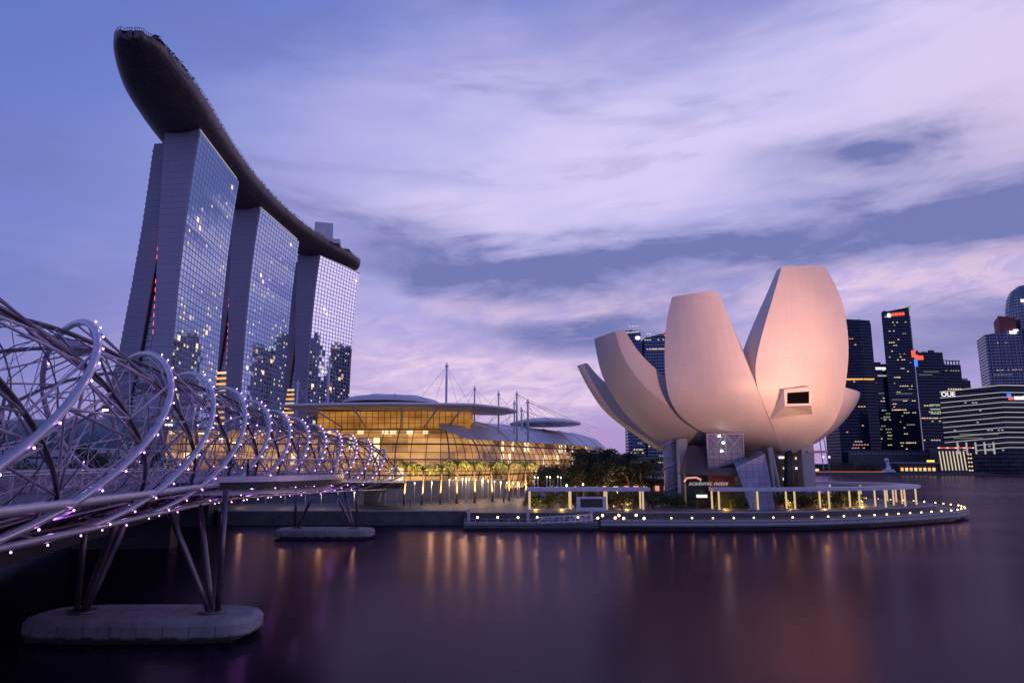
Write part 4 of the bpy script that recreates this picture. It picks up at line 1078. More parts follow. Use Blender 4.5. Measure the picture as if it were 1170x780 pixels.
# unseen floodlights on the near bank that wash the petals
def flood(loc, tgt, e, label, col=(1, .42, .27), size=R(62), r_=.5):
    t = thing('floodlight', label, 'floodlight', loc, 'rosy floodlights aimed at the museum')
    MB().box((loc[0], loc[1], loc[2] + .12), (.5, .5, .24)).build('base', M['dark'], t)
    d = (Vector(tgt) - Vector(loc)).normalized(); c_ = Vector(loc) + Vector((0, 0, .55))
    MB().tube([c_ - d * .3, c_ + d * .3], [.22, .32], 10, False).build('housing', M['dark'], t)
    l = bpy.data.lights.new('floodlight beam', 'SPOT'); l.energy = e; l.color = col; l.spot_size = size; l.spot_blend = .8; l.shadow_soft_size = r_
    o = bpy.data.objects.new('beam', l); C.objects.link(o); o.parent = t; o.location = c_ + d * .35 - wloc(t)
    o.rotation_euler = (-d).to_track_quat('Z', 'Y').to_euler()
flood((104, 24, 2.6), (69, 152, 41), 1350000, 'dark floodlight on the near bank, the one farther right', (1, .46, .28), R(25), 1.0)
flood((62, 24, 2.6), (47, 152, 38), 720000, 'dark floodlight on the near bank, the one farther left', (1, .47, .33), R(24), 1.0)
# ------------------------------------------------------------------ far shore and the downtown skyline
mb = MB(); mb.prism([(90, 716), (1500, 716), (1500, 736), (90, 736)], -1, 2.9); struct('far_promenade', mb, M['quay'])
cm = {}
M['dimfloor'] = emit('dim office floor', (.75, .85, .6), .22, False)
def cbd(label, pts, z1, key, lit=30, seed=1, cw=3.2, ch=4., glass=(.006, .011, .032), gloss=.05, lm=('wing', 'winy', 'winw'), rows=None, z0=2.4, cat='office tower', group='downtown office towers', dim=.0, face=0):
    """pts ccw, first edge faces the viewer"""
    if key not in cm: cm[key] = facade(key, (.008, .010, .022), glass, cw, ch, .14, .34, gloss, dim, (.75, .82, .55), .5, .1, .02, (0, 0, 0), (.45, .62, 1), .12)
    cx = sum(p[0] for p in pts) / len(pts); cy = sum(p[1] for p in pts) / len(pts)
    t = thing('office_tower', label, cat, (cx, cy, z0), group)
    mb = MB(); mb.prism(pts, z0, z1, 0, 1, True); mb.build('curtain_wall', [cm[key], M['dark']], t)
    zt = min(z1) if isinstance(z1, (list, tuple)) else z1
    a, b = Vector(pts[face]), Vector(pts[face + 1]); d = (b - a); L = d.length; d /= L; n = Vector((d.y, -d.x)); rz = math.atan2(d.y, d.x)
    rnd = random.Random(seed); w0 = {}; cnt = 0
    while cnt < lit:
        zr = z0 + 6 + ch * int(rnd.random() * (zt - z0 - 12) / ch) + ch * .66
        if rows: zr = z0 + ch * rnd.choice(rows) + ch * .66
        u0 = rnd.uniform(.04, .8) * L; run = rnd.choice((1, 1, 2, 3, 5, 7)); mk = rnd.choice(lm)
        for q in range(run):
            u = u0 + q * cw
            if u > L * .96 or cnt >= lit: break
            if rnd.random() < .2: continue
            p = a + d * u + n * .12; P = (p.x, p.y, zr); wd = cw * .72
            if mk not in w0:
                o = MB().box((0, 0, 0), (wd * .9, .22, ch * .28)).build('lit_window', M[mk], t, local=True); o.location = Vector(P) - wloc(t); o.rotation_euler = (0, 0, rz); w0[mk] = o
            else: inst(w0[mk], t, P, rz)
            cnt += 1
    # a few whole lit floors and some roof plant
    for q in range(2 if lit > 20 else 1):
        zr = z0 + ch * int(rnd.uniform(.2, .85) * (zt - z0) / ch) + ch * .66; f0 = rnd.uniform(.08, .3); f1 = rnd.uniform(.5, .92); pm_ = a + d * (L * (f0 + f1) / 2) + n * .1
        MB().box((pm_.x, pm_.y, zr), (L * (f1 - f0), .2, ch * .22), rz).build('lit_floor', M['dimfloor'], t)
    for q in range(3):
        u = rnd.uniform(.15, .8) * L; pm_ = a + d * u - n * rnd.uniform(6, 16)
        MB().box((pm_.x, pm_.y, zt + 1.5), (rnd.uniform(3, 7), rnd.uniform(3, 6), rnd.uniform(3, 6)), rz).build('roof_plant', M['dark'], t)
    return t
def rect(x0, x1, y, dp, sk=0): k = (y + dp) / y; return [(x0, y), (x1, y + sk), (x1 * k, y + dp + sk), (x0 * k, y + dp)]
t = cbd('dark tower with a sloping rounded roof, half hidden by the right edge of the museum', [(418, 900), (452, 892), (468, 896), (470, 940), (420, 945)], [197, 196, 191.5, 191.5, 197], 'navy glass a', 46, 11, lm=('winr', 'winy', 'amber', 'winy'))
MB().prism([(424, 899.5), (466, 893.5), (466, 930), (424, 935)], 191, [199, 195, 195, 199]).build('roof_plant', M['dark'], t)
for k in range(9): MB().box((425 + k * 4.6, 893.6 + .0, 118), (3.2, 6, 1.6)).build('lit_window', M['amber'], t)
t = cbd('narrow dark block with a white sign strip between two taller towers', rect(471, 488, 905, 40), 139.5, 'navy glass b', 40, 12, lm=('wing', 'winy'))
MB().box((480, 904.3, 133.5), (13, .8, 3.2)).build('sign_strip', M['whitel'], t); MB().box((481, 904.3, 124), (11, .8, 1.8)).build('sign_strip', M['stripl'], t)
t = cbd('tallest downtown tower with a lit red sign along its roof edge', [(485, 900), (519, 895), (526, 915), (552, 950), (510, 945)], [207, 213, 213, 213, 207], 'navy glass c', 96, 13, cw=2.6, ch=3.8)
MB().ball((493.5, 897, 202.5), 3.0, 0, 12, 8, (1, .3, 1)).build('sign_emblem', M['whitel'], t)
for k in range(4): MB().box((498.8 + k * 4.0, 896.6 - k * .55, 203.5 + .25 * k), (3.3, .8, 4.0)).build('sign_letter', M['redw'], t)
MB().box((520.6, 900, 212), (3.5, 8, 6)).build('crown_light', emit('green crown light', (.5, .8, .55), .45, False), t)
MB().bar((526.4, 914.8, 3), (526.4, 914.8, 212), 1.2, 1.2).build('corner_fin', M['grey'], t)
t = cbd('dark tower carrying a red and blue illuminated emblem', rect(525, 562, 903, 45), 154.5, 'navy glass d', 60, 14, rows=(4, 9, 15, 16, 18, 20, 24), dim=.0)
for (X, zq, wd, hh, mk) in ((518.5, 151, 5, 9, 'redw'), (526, 146, 9, 5.5, 'redw'), (520.5, 139, 4, 9, 'bluel'), (522, 147, 3.4, 6, 'redw')): MB().box((X, 893.6, zq), (wd, .9, hh)).build('emblem_shape', M[mk], t)
MB().bar((521, 894.4, 138), (521, 903, 138), .8, .8).build('emblem_bracket', M['dark'], t)
for zq in (86, 80.5, 75): MB().box((549, 902.6, zq), (21, .8, 1.8)).build('lit_floor', M['wing'], t)
t = cbd('flat-topped dark tower with rooftop frame left of the striped building', rect(563, 587, 908, 40), 139, 'navy glass e', 22, 15)
mb = MB()
for k in range(6): mb.box((565.5 + k * 4, 909, 142), (.9, 1, 6.2))
mb.bar((564, 909, 145), (587, 909, 143.5), 1, 1); mb.build('roof_frame', M['dark'], t)
t = cbd('small grey tower just showing behind the striped building', rect(585, 602, 915, 30), 119, 'navy glass f', 10, 16)
MB().prism(rect(587, 600, 917, 24), 118.9, 122).build('roof_cap', M['grey'], t)
t = cbd('right-hand tower with a dark grid front and a tilted red crest on its roof', [(621, 905), (664, 898), (700, 930), (640, 950)], [178, 185, 185, 178], 'navy grid glass', 40, 17, glass=(.012, .018, .04), gloss=.22)
mb = MB()
for k in range(11): mb.bar((621 + 4.3 * k, 904.4 - .7 * k, 60), (621 + 4.3 * k, 904.4 - .7 * k, 178 + .7 * k), .7, .7)
for k in range(14): mb.bar((621, 904.4, 74 + k * 8), (664, 897.4, 75 + k * 8), .6, .6)
mb.build('grid_frame', M['grey'], t)
MB().prism([(640, 902), (660, 899), (662, 920), (646, 921)], 180, [203, 200, 196, 198]).build('roof_crest', M['red'], t)
MB().box((653, 897.2, 180), (9, .8, 4.2)).build('roof_sign', M['whitel'], t); MB().box((657, 897.1, 182.6), (6, .8, 3)).build('roof_sign', M['whitel'], t)
# rounded tower at the right edge
t = thing('office_tower', 'round-shouldered grey tower cut by the right edge of the picture', 'office tower', (692, 915, 2.4), 'downtown office towers')
rs = []; uu = []
for zq, k in ((2.4, 1), (190, 1), (215, .97), (230, .86), (240, .68), (246, .4), (248, .05)):
    rs.append([(692 + 28 * k * math.cos(R(15 * q)), 915 + 28 * math.sin(R(15 * q)) * k, zq) for q in range(24)]); uu.append([(q * 7.3, zq) for q in range(24)])
MB().rings(rs, True, True, 0, False, uu).build('curtain_wall', facade('pale ribbed glass', (.12, .12, .17), (.03, .04, .07), 3.6, 4.2, .3, .35, .28), t)
MB().box((670.6, 896, 222), (6, 1, 4)).build('roof_sign', M['whitel'], t)
# blocks behind the museum, seen left of it
t = cbd('blue glass tower seen between two museum petals, left of its neighbour', [(149, 905), (168, 900), (170, 930), (150, 935)], [184, 181, 181, 184], 'blue glass', 40, 18, glass=(.012, .04, .09), gloss=.22, rows=(2, 5, 6, 8, 12, 15, 44, 46))
MB().ball((164, 899, 173), 2.8, 0, 10, 6, (1.3, .4, 1)).build('roof_lamp', M['whitel'], t)
t = cbd('blue glass tower seen between two museum petals, with a red roof lamp', [(171, 893), (203, 890), (204, 930), (172, 933)], [171, 180, 180, 172], 'blue glass g', 50, 19, glass=(.012, .03, .07), gloss=.2, dim=.0, rows=(2, 4, 7, 9, 13, 36, 38, 41, 43))
MB().ball((200, 889.2, 174.5), 2.2, 0, 10, 6, (1.6, .4, 1)).build('roof_lamp', M['redw'], t)
# striped office slab with lit floor edges, and its letters
ou = cbd('broad dark office slab with rows of thin white lights', [(441, 722), (498.5, 712), (528, 716), (560, 780), (503, 785)], [84.5, 90.5, 90.5, 90.5, 84.5], 'black glass', 24, 20, glass=(.005, .006, .012), gloss=.05, lm=('stripl',), rows=(5, 6, 8, 10, 12, 15, 17))
for k in range(12):
    zq = 78.5 - k * 5.05 if k else 84.0
    zl = 78.2 - k * 5.05
    x0 = 441.5 if k < 10 else 470
    f_ = (x0 - 441) / 57.5
    b = MB()
    if k < 10 or True:
        b.bar((x0, 721.4 - f_ * 10, zl + f_ * 4), (498.5, 711.3, zl + 5), .8, .75); b.bar((498.5, 711.3, zl + 5), (527.6, 715.2, zl + 5), .8, .75)
    b.build('floor_light_band', M['stripl'], ou)
b = MB(); b.bar((441.5, 721.2, 84.4), (498.5, 711.2, 90.4), .8, .9); b.bar((498.5, 711.2, 90.4), (527.6, 715.2, 90.4), .8, .9); b.build('roof_light_band', M['stripl'], ou)
text('OUE', 6.6, (441.8, 719.6, 79.6), M['whitel'], 'lettering', ou, rz=-.17, ext=.2, bold=.10)
for k in range(5): MB().bar((452 + k * 8.2, 717.8 - k * 1.4, 21), (452 + k * 8.2, 717.8 - k * 1.4, 33), 1.1, 1.1).build('column_light', M['stripl'], ou)
MB().box((505.5, 711, 80), (4, .8, 3.4)).build('emblem_shape', M['bluel'], ou); MB().box((507, 711, 76.8), (4.4, .8, 3)).build('emblem_shape', M['redw'], ou)
MB().box((516.5, 712.6, 77.4), (9.5, .8, 3.4)).build('roof_sign', M['whitel'], ou); MB().box((523.5, 713.4, 78.6), (4.5, .8, 2.2)).build('roof_sign', M['whitel'], ou)
# waterside pavilion with lit slanted piers
pv = thing('waterside_pavilion', 'low waterside pavilion with slanted warm-lit piers and a red light line', 'pavilion', (463, 724, 2.9))
MB().prism([(433, 721), (462, 718.5), (494, 718.5), (494, 735), (433, 735)], 2.9, 26.5).build('wall', M['dark'], pv)
for k in range(8): MB().bar((434.5 + k * 3.5, 718.6, 5), (432.8 + k * 3.5, 718, 24), .8, .7).build('lit_pier', M['winy'], pv)  # piers emit in place of lamplight falling on them
for k in range(7): MB().bar((470 + k * 3.5, 717.9, 14), (469.6 + k * 3.5, 717.7, 24.5), .9, .7).build('lit_pier', M['winy'], pv)
for k in range(4): MB().box((474 + k * 5.4, 717.8, 10), (3.8, .6, 2.2)).build('lit_opening', M['amber'], pv)
rnd = random.Random(4); mb = MB()
for k in range(22): MB().box((432.5 + k * 2.9, 717.4 + .02 * k, 27.4), (2.2, .7, 1.0)).build('roof_lamp', M['redw'] if k % 3 else M['whitel'], pv)
for r_ in range(5):
    for c_ in range(3): MB().box((461.8 + c_ * 2.6, 717.9, 5 + r_ * 4), (1.4, .5, 1.3)).build('lit_window', M['winw'], pv)
# low waterfront row with warm arches, statue, far trees and lamps
lr = thing('waterfront_arcade', 'low dark arcade with warm lit arches and a yellow sign on the far shore', 'arcade', (412, 726, 2.9))
MB().prism([(392, 720), (431, 720), (431, 734), (392, 734)], 2.9, 12).build('wall', M['dark'], lr)
MB().prism([(390, 718), (432, 718), (432, 735), (390, 735)], 12.0, 13.0).build('roof', M['grey'], lr)
for k in range(8): MB().box((394.5 + k * 4.6, 719.6, 6), (2.6, .6, 3.2)).build('lit_arch', M['winw'] if k % 2 else M['amber'], lr)
MB().box((423, 717.7, 14.2), (7.5, .6, 2)).build('sign', M['yellow'], lr)
lw = thing('podium_block', 'long low dark block at the foot of the tallest downtown tower', 'office block', (455, 790, 2.4))
MB().prism(rect(370, 470, 780, 40), 2.4, 26).build('wall', M['darkcon'], lw); mb = MB()
for k in range(24): MB().box((373 + k * 4, 779.6, 22.5), (2.2, .5, 2.2)).build('window', M['greyd'], lw)
st = thing('fountain_statue', 'small white lion-headed fish statue on a wave base at the far shore', 'statue', (381, 721, 2.9))
mb = MB(); mb.rings([[(381 + r_ * math.cos(R(30 * q)) + o_, 721 + r_ * .8 * math.sin(R(30 * q)), z) for q in range(12)] for r_, z, o_ in ((5.5, 2.9, 0), (5, 4.5, 0), (3.2, 5.5, .3), (2.2, 8, .6), (1.7, 11, .2), (1.9, 13, -.3), (1.6, 14, -.6))], True, True, 0, True); mb.build('body', M['white'], st)
mb = MB(); mb.ball((380.1, 720.6, 15.2), 2.2, 0, 10, 7); mb.ball((378.2, 720.3, 14.8), 1.1, 0, 8, 5); mb.build('lion_head', M['white'], st)
MB().rings([[(381 + r_ * math.cos(R(24 * q)), 721 + r_ * math.sin(R(24 * q)), z) for q in range(15)] for r_, z in ((6.5, 2.9), (7, 4), (5.4, 5.2), (6, 6))], True, True, 0, True).build('wave_base', M['white'], st)
for k, (X, X2) in enumerate(((304.5, 307), (308.5, 313))):
    t = thing('leaning_mast', ('white mast leaning slightly, left one of the pair beside the museum', 'white mast leaning strongly right, right one of the pair beside the museum')[k], 'mast', (X2, 700, 0), 'pair of leaning white masts')
    MB().tube([(X2, 700, -1), (X, 700, 40)], .55, 8).build('pole', M['white'], t)
    MB().tube([(X2, 700, 17), (X2, 699.8, 19)], 1.0, 8).build('lamp', M['whitel'], t)
bl = thing('shore_building', 'low dark building with a red light line on the far shore', 'building', (330, 745, 2.4))
MB().prism(rect(240, 378, 742, 20), 2.4, 11).build('wall', M['dark'], bl)
MB().box((320, 715.8, 3.6), (110, .5, .7)).build('red_light_line', emit('red light line', (1, .25, .15), .5, False), bl)
# ------------------------------------------------------------------ foliage
def leaf_cluster(mb, c, rad, n, size, rnd, sq=.8):
    for i in range(n):
        while True:
            p = Vector((rnd.uniform(-1, 1), rnd.uniform(-1, 1), rnd.uniform(-1, 1)))
            if .2 < p.length < 1: break
        p = Vector((p.x * rad, p.y * rad, p.z * rad * sq)) + Vector(c)
        a = Vector((rnd.gauss(0, 1), rnd.gauss(0, 1), rnd.gauss(0, .6))).normalized(); b = a.cross(Vector((rnd.gauss(0, 1), rnd.gauss(0, 1), 1))).normalized()
        s = size * rnd.uniform(.6, 1.3)
        mb.poly([p - a * s, p + b * s * .55, p + a * s, p - b * s * .55])
def tree_proto(h, w, seed, m_='leafd', n=1900):
    rnd = random.Random(seed); t = thing('tree', 'x', 'tree', (0, 0, -50))
    tb = MB(); tb.tube([(0, 0, 0), (.1, .05, h * .2), (-.05, .1, h * .42), (.1, 0, h * .75)], [h * .032, h * .026, h * .02, h * .006], 8)
    cl = []
    for i in range(15):
        a = rnd.uniform(0, 6.28); q = rnd.random() ** .6; zz_ = h * rnd.uniform(.42, .92); r_ = w * q * (1.05 - abs(zz_ / h - .6))
        c = (r_ * math.cos(a), r_ * math.sin(a), zz_); cl.append(c)
        tb.tube([(0, 0, h * rnd.uniform(.25, .45)), (c[0] * .5, c[1] * .5, c[2] * .75), c], [h * .013, h * .009, h * .003], 5, False)
    tb.build('trunk', M['trunk'], t, local=True)
    lb = MB()
    for c in cl: leaf_cluster(lb, c, w * rnd.uniform(.26, .46), n // 15, .26 * (h / 9) ** .5, rnd)
    lb.build('crown', M[m_], t, local=True)
    return t
protos = [tree_proto(10.5, 4.6, 21), tree_proto(9, 4.8, 22), tree_proto(12, 5, 23), tree_proto(8, 4.4, 24)]
used = set()
def plant(protos, k, loc, rz, s, label, group):
    pr = protos[k]
    o = pr if k not in used and protos is globals()['protos'] else copy_tree(pr)
    if o is pr: used.add(k)
    o.location = loc; o.rotation_euler = (0, 0, rz); o.scale = (s, s, s); o['label'] = label; o['group'] = group
    return o
rnd = random.Random(9)
TR = [(9.5, 193, 1, .95), (13.5, 197, 3, 1.0), (17.5, 192, 1, 1.15), (20.5, 199, 0, 1.15), (23.5, 194, 2, 1.1), (27, 201, 0, 1.25), (29.5, 194, 2, 1.08), (33, 198, 0, 1.15), (35.8, 192, 1, 1.05), (15, 205, 3, 1.1), (32, 208, 2, 1.15), (6.2, 196, 3, .8), (11.5, 190, 3, .9), (19, 190, 3, 1.1), (25.5, 190, 1, 1.2), (31.5, 190.5, 3, 1.25), (22, 204, 2, 1.25), (28, 206, 2, 1.2)]
order = sorted(range(len(TR)), key=lambda i: TR[i][0] / TR[i][1])
for r_, i in enumerate(order):
    X, Y, k, s = TR[i]
    plant(protos, k, (X, Y, 2.6), rnd.uniform(0, 6), s, f'dark leafy tree in the clump left of the museum, {ordw(r_)} from its left end', 'dark trees beside the museum')
for r_, (X, Y, k, s) in enumerate(((-112, 190, 2, 1.1), (-104, 205, 0, 1.2), (-92, 198, 1, 1.1), (-125, 212, 2, 1.3), (-140, 200, 0, 1.1), (-84, 215, 2, 1.0))):
    plant(protos, k, (X, Y, 2.6), rnd.uniform(0, 6), s, f'dark tree behind the road bridge, {ordw(r_)} of those at the foot of the hotel', 'trees behind the road bridge')
fr = [tree_proto(11, 6, 31, 'leafd', 700), tree_proto(9, 6, 32, 'leafd', 700)]
fx = [(150 + i * 14.5 + rnd.uniform(-4, 4)) for i in range(17)]
for r_, X in enumerate(fx):
    o = fr[r_] if r_ < 2 else copy_tree(fr[r_ % 2]); s = rnd.uniform(.9, 1.5)
    o.location = (X, 727 + rnd.uniform(-3, 8), 2.5); o.rotation_euler = (0, 0, rnd.uniform(0, 6)); o.scale = (s, s, s)
    o['label'] = f'small dark tree on the far shore below the towers, {ordw(r_)} from the left'; o['group'] = 'trees on the far shore'
# palms
def palm_proto(h, seed, nf=22, fl=3.9):
    rnd = random.Random(seed); t = thing('palm_tree', 'x', 'palm tree', (0, 0, -50))
    pts = [(.12 * math.sin(i * .7 + seed), .1 * math.cos(i * .6), h * i / 6) for i in range(7)]
    MB().tube(pts, [.30, .24, .2, .19, .18, .17, .2], 9).build('trunk', M['trunk'], t, local=True)
    top = Vector(pts[-1])
    for k in range(nf):
        a = 2 * math.pi * k / nf * 2.6 + rnd.uniform(-.2, .2); el_ = rnd.uniform(.1, 1.15); L = fl * rnd.uniform(.8, 1.1)
        mb = MB(); d = Vector((math.cos(a), math.sin(a), 0)); sd_ = Vector((-d.y, d.x, 0)); p = top.copy(); rib = [p.copy()]
        for i in range(9):
            e_ = el_ - i * .24; p = p + (d * math.cos(e_) + Vector((0, 0, math.sin(e_)))) * L / 9; rib.append(p.copy())
        mb.tube(rib, [.035] * 9 + [.01], 4, False)
        for i in range(1, 10):
            for s in (-1, 1):
                for q in (0, .5):
                    b = rib[i - 1].lerp(rib[i], q); w_ = .8 * (1 - abs(i - 4.5) / 7)
                    tip = b + sd_ * s * w_ + d * .28 + Vector((0, 0, -.18 - rnd.random() * .25))
                    mb.poly([b, b + d * .16, tip])
        mb.build('frond', M['palm'], t, local=True)
    return t
pp = [palm_proto(8.2, 1), palm_proto(7.8, 5)]
PL = [(-24.4, 163, 12.2), (-20.5, 164, 11.8), (-16.6, 166.5, 11.6), (-13.1, 170, 13.2), (-9.1, 173.8, 12.4), (-5, 177.7, 12.6), (-.8, 181.8, 12.3), (3.6, 186.1, 12.8), (34.0, 188, 12.6), (37.6, 189.5, 14)]
for i, (X, Y, zt) in enumerate(PL):
    o = pp[i] if i < 2 else copy_tree(pp[i % 2]); s = (zt - 2.6) / 9.0
    o.location = (X, Y, 2.6); o.rotation_euler = (0, 0, rnd.uniform(0, 6)); o.scale = (s, s, s)
    o['label'] = f'uplit palm in the row before the glass arcade, {ordw(i)} from the left' if i < 8 else ('shorter palm at the right end of the tree clump', 'taller palm at the right end of the tree clump next to the museum')[i - 8]; o['group'] = 'palms on the promenade'
# lamp posts between the palms
def post(p, h, label, group, m_='warmw', e=0):
    t = thing('lamp_post', label, 'lamp post', p, group)
    MB().tube([p, (p[0], p[1], p[2] + h - .35)], .08, 8).build('pole', M['white'], t)
    MB().tube([(p[0], p[1], p[2] + h - .35), (p[0], p[1], p[2] + h)], .14, 8).build('lamp', M[m_], t)
    if e: point((p[0], p[1] - .3, p[2] + h + .1), e, (1, .6, .28), .3, t)
    return t
for i, (X, Y, zt) in enumerate(((-26.2, 163, 7.5), (-22.7, 166.5, 7.6), (-18.7, 166.5, 7.8), (-14.9, 170, 8.3), (-11.2, 173.8, 8.4), (-7.2, 177.7, 8.3), (-2.9, 181.8, 7.4), (1.5, 186.1, 7.2))):
    post((X, Y, 2.6), zt - 2.6, f'slim white lamp post between the promenade palms, {ordw(i)} from the left', 'lamp posts between the palms', 'postl', 400 if i > 1 else 0)
for i, (X, Y) in enumerate(((-33, 150), (-37, 152), (-41, 154), (-45, 156), (-50, 158), (-55, 160), (-61, 162), (-68, 165), (-76, 168), (-85, 172))):
    post((X, Y, 2.6), 3.6, f'low warm globe lamp on the promenade beneath the footbridge, {ordw(i)} from the right', 'warm globe lamps beneath the footbridge', 'postl', 160 if i % 2 == 0 else 0)
for i, (X, Y, zt) in enumerate(((5.6, 176, 8.8), (6.4, 176.4, 8.7), (8.6, 176, 8.9), (9.4, 176.4, 8.8), (11.3, 176, 8.9), (12.1, 176.4, 8.7))):
    post((X, Y, 2.6), zt - 2.6, f'twin-ring light pole rising behind the straight canopy, {ordw(i)} from the left', 'cluster of light poles behind the straight canopy', 'postl')
hw = thing('low_wall', 'long blue-grey wall on the plaza behind the palm row', 'wall', (-16, 186, 2.6))
MB().prism([(-34, 178), (-2, 203), (-2.4, 203.5), (-34.4, 178.5)], 2.6, 7.4).build('wall', M['hoard'], hw)
MB().prism([(-90, 177.5), (-34.5, 178), (-34.5, 178.6), (-90, 178.1)], 2.6, 7.38).build('wall', M['hoard'], hw)
mb = MB(); mb.bar((-34.2, 178.2, 7.5), (-2.2, 203.2, 7.5), .8, .22); mb.build('coping', M['concrete'], hw)
# festoon globes over the event plaza (each hangs from a thin post)
for i in range(12):
    X = -15 + i * 1.7; Y = 190.5 + i * .9
    post((X, Y, 2.6), 5.6 - i * .16, f'warm globe lamp in the line behind the palms, {ordw(i)} from the left', 'line of warm globes behind the palms', 'postl', 450 if i % 3 == 1 else 0)
for i, (X, Y, h) in enumerate(((13.0, 170, 4.4), (17.3, 174, 4.6), (41, 190, 6.5), (47, 200, 6))):
    post((X, Y, 2.6), h, ('bright white plaza lamp right of the pole cluster', 'bright white plaza lamp in front of the dark trees', 'white plaza lamp between the trees and the museum column', 'white plaza lamp beside the museum column')[i], 'bright plaza lamps', 'cool', 0)
# shrubs along the promenade, lit from the canopies
def shrub_proto(seed):
    rnd = random.Random(seed); t = thing('shrub', 'x', 'shrub', (0, 0, -50))
    sb = MB(); lb = MB()
    for i in range(7):
        a = rnd.uniform(0, 6.28); c = (rnd.uniform(.1, 1.3) * math.cos(a), rnd.uniform(.1, .8) * math.sin(a), rnd.uniform(.6, 1.7))
        sb.tube([(c[0] * .15, c[1] * .15, 0), c], [.05, .02], 5, False); leaf_cluster(lb, c, rnd.uniform(.45, .75), 75, .15, rnd)
    sb.build('stem', M['trunk'], t, local=True); lb.build('foliage', M['leafm'], t, local=True)
    return t
sp_ = [shrub_proto(41), shrub_proto(42), shrub_proto(43)]
SH = [(3.5, 152.5), (6.5, 153), (9.5, 152.8), (12.2, 153.4), (21, 152.4), (23.5, 152.8), (26, 152), (30, 152), (33, 152.5), (36, 152.2), (39, 151.6), (42.5, 151), (46.5, 150.8), (50, 151.2), (56.5, 150.8), (59, 151), (62, 151.6), (64.5, 152.6),
      (67.5, 153.6), (70, 155), (72.4, 156.6), (74.6, 158.4), (76.6, 160.8), (78.4, 163.4), (79.8, 166.4), (80.6, 169.6), (80.8, 173)] + [(4.8 + 3.1 * q, 155.6 + .4 * (q % 3)) for q in range(11)] + [(57.5 + 3.1 * q, 156 + .5 * q) for q in range(6)]
for i, (X, Y) in enumerate(SH):
    o = sp_[i] if i < 3 else copy_tree(sp_[i % 3]); s = rnd.uniform(1.35, 1.9)
    o.location = (X, Y + .6, 2.6); o.rotation_euler = (0, 0, rnd.uniform(0, 6)); o.scale = (s, s, s)
    o['label'] = f'green shrub behind the canopy columns, {ordw(i)} from the left in the front row' if i < 27 else f'dark green shrub in the back row behind the canopies, {ordw(i - 27)} from the left'; o['group'] = 'shrubs along the promenade'
for i, (X, Y) in enumerate(((5, 150.6), (10.5, 150.8), (24, 150.4), (44.5, 149.6), (51.5, 149.6), (58, 150), (66, 151.8), (73, 155), (78, 160), (81, 166.5))):
    t = thing('shrub_uplight', f'small amber uplight at the foot of the shrubs, {ordw(i)} from the left', 'uplight', (X, Y, 2.6), 'amber uplights in the shrub bed')
    MB().tube([(X, Y, 2.6), (X, Y, 2.75)], .14, 8).build('housing', M['dark'], t); MB().tube([(X, Y, 2.75), (X, Y, 2.8)], .11, 8).build('lens', M['amber'], t)
    point((X, Y, 3.5), 360, (1, .58, .13), .15, t)
# palm uplights
for i, (X, Y, zt) in enumerate(PL[:8]):
    t = thing('palm_uplight', f'small ground uplight beside the {ordw(i)} palm from the left', 'uplight', (X + .9, Y - 1.6, 2.6), 'ground uplights of the palm row')
    MB().tube([(X + .9, Y - 1.6, 2.6), (X + .9, Y - 1.6, 2.72)], .16, 8).build('housing', M['dark'], t)
    l = bpy.data.lights.new('uplight beam', 'SPOT'); l.energy = 26000; l.color = (1, .68, .26); l.spot_size = R(50); l.spot_blend = .8; l.shadow_soft_size = .1
    o = bpy.data.objects.new('beam', l); C.objects.link(o); o.parent = t; o.location = (0, 0, .2)
    o.rotation_euler = (-(Vector((-.9, 1.6, 8)))).to_track_quat('Z', 'Y').to_euler()
# low terrace building behind the trees with lit openings
tr = thing('terrace_building', 'low terrace with rosy lit openings under the dark trees', 'terrace', (26, 205, 2.6))
MB().prism([(10, 203), (46, 203), (46, 216), (10, 216)], 2.6, 7.4).build('wall', M['brown'], tr)
MB().prism([(9, 201.5), (47, 201.5), (47, 217), (9, 217)], 7.41, 7.9).build('roof', M['grey'], tr)
for k in range(12): MB().box((12 + k * 2.9, 202.8, 5.0), (1.5, .4, 1.4)).build('lit_opening', M['winr'] if k % 3 else M['winw'], tr)
for i, (X, Y, e) in enumerate(((15, 183, 1500), (27, 184, 1500))):
    post((X, Y, 2.6), 3.2, ('short warm lamp in front of the dark trees, left one', 'short warm lamp in front of the dark trees, right one')[i], 'short warm lamps before the trees', 'warmw', e)
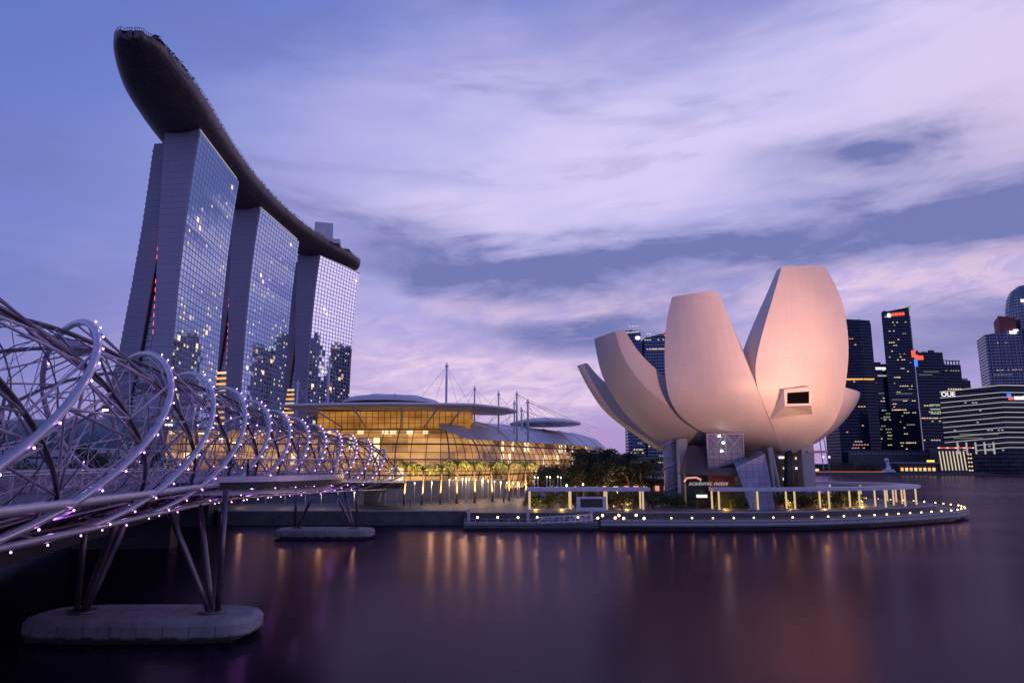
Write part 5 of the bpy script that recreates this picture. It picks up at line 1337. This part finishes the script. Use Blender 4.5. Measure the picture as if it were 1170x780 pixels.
# ------------------------------------------------------------------ people, tiny in the photo
def person(loc, face, label, top='cloth', low='cloth', stride=.12):
    t = thing('person', label, 'person', loc)
    me = bpy.data.meshes.new('body'); bm = bmesh.new(); sk = bm.verts.layers.skin.verify()
    J = dict(pel=((0, 0, .94), .13), chest=((0, .01, 1.25), .15), neck=((0, 0, 1.46), .06), head=((0, -.02, 1.6), .095), crown=((0, 0, 1.70), .07),
             sl=((.19, 0, 1.38), .06), el=((.25, .04, 1.1), .045), hl=((.24, -.08, .86), .035), sr=((-.19, 0, 1.38), .06), er=((-.25, .04, 1.1), .045), hr=((-.24, -.06, .86), .035),
             kl=((.1, -.05 - stride * .4, .5), .065), fl=((.1, -stride, .06), .045), tl=((.1, -stride - .16, .03), .035), kr=((-.1, .02, .5), .065), fr=((-.1, stride, .06), .045), tr=((-.1, stride - .16, .03), .035))
    V = {}
    for k, (p, r_) in J.items():
        v = bm.verts.new(p); V[k] = v; v[sk].radius = (r_, r_)
    V['pel'][sk].use_root = True
    for a, b in (('pel', 'chest'), ('chest', 'neck'), ('neck', 'head'), ('head', 'crown'), ('chest', 'sl'), ('sl', 'el'), ('el', 'hl'), ('chest', 'sr'), ('sr', 'er'), ('er', 'hr'), ('pel', 'kl'), ('kl', 'fl'), ('fl', 'tl'), ('pel', 'kr'), ('kr', 'fr'), ('fr', 'tr')): bm.edges.new((V[a], V[b]))
    bm.to_mesh(me); bm.free()
    tmp = bpy.data.objects.new('tmp', me); C.objects.link(tmp); tmp.modifiers.new('s', 'SKIN'); sb = tmp.modifiers.new('u', 'SUBSURF'); sb.levels = 1
    bpy.context.view_layer.update()
    m2 = bpy.data.meshes.new_from_object(tmp.evaluated_get(bpy.context.evaluated_depsgraph_get())); bpy.data.objects.remove(tmp)
    for m_ in (M['skin'], M[top], M[low]): m2.materials.append(m_)
    for p in m2.polygons:
        z_ = p.center.z; p.use_smooth = True
        p.material_index = 2 if z_ < .96 and abs(p.center.x) < .2 else (1 if z_ < 1.44 and z_ > .98 else 0)
    o = bpy.data.objects.new('body', m2); C.objects.link(o); o.parent = t
    MB().ball((0, .02, 1.68), .115, 0, 10, 7, (1, 1.05, .8)).build('hair', M['hair'], t, local=True)
    t.rotation_euler = (0, 0, face); return t
person((-20.5, 55.2, pz), 2.0, 'person in dark clothes leaning at the rail of the viewing pod')
person((-1.9, 165, 2.6), .6, 'person in dark clothes walking on the plaza below the palms')
person((-21.5, 152, 2.6), 2.4, 'person in a beige top walking along the quay near the far pier', 'clothb')
person((21.8, 142.3, 2.6), 1.2, 'person in dark clothes beside the white display frame')
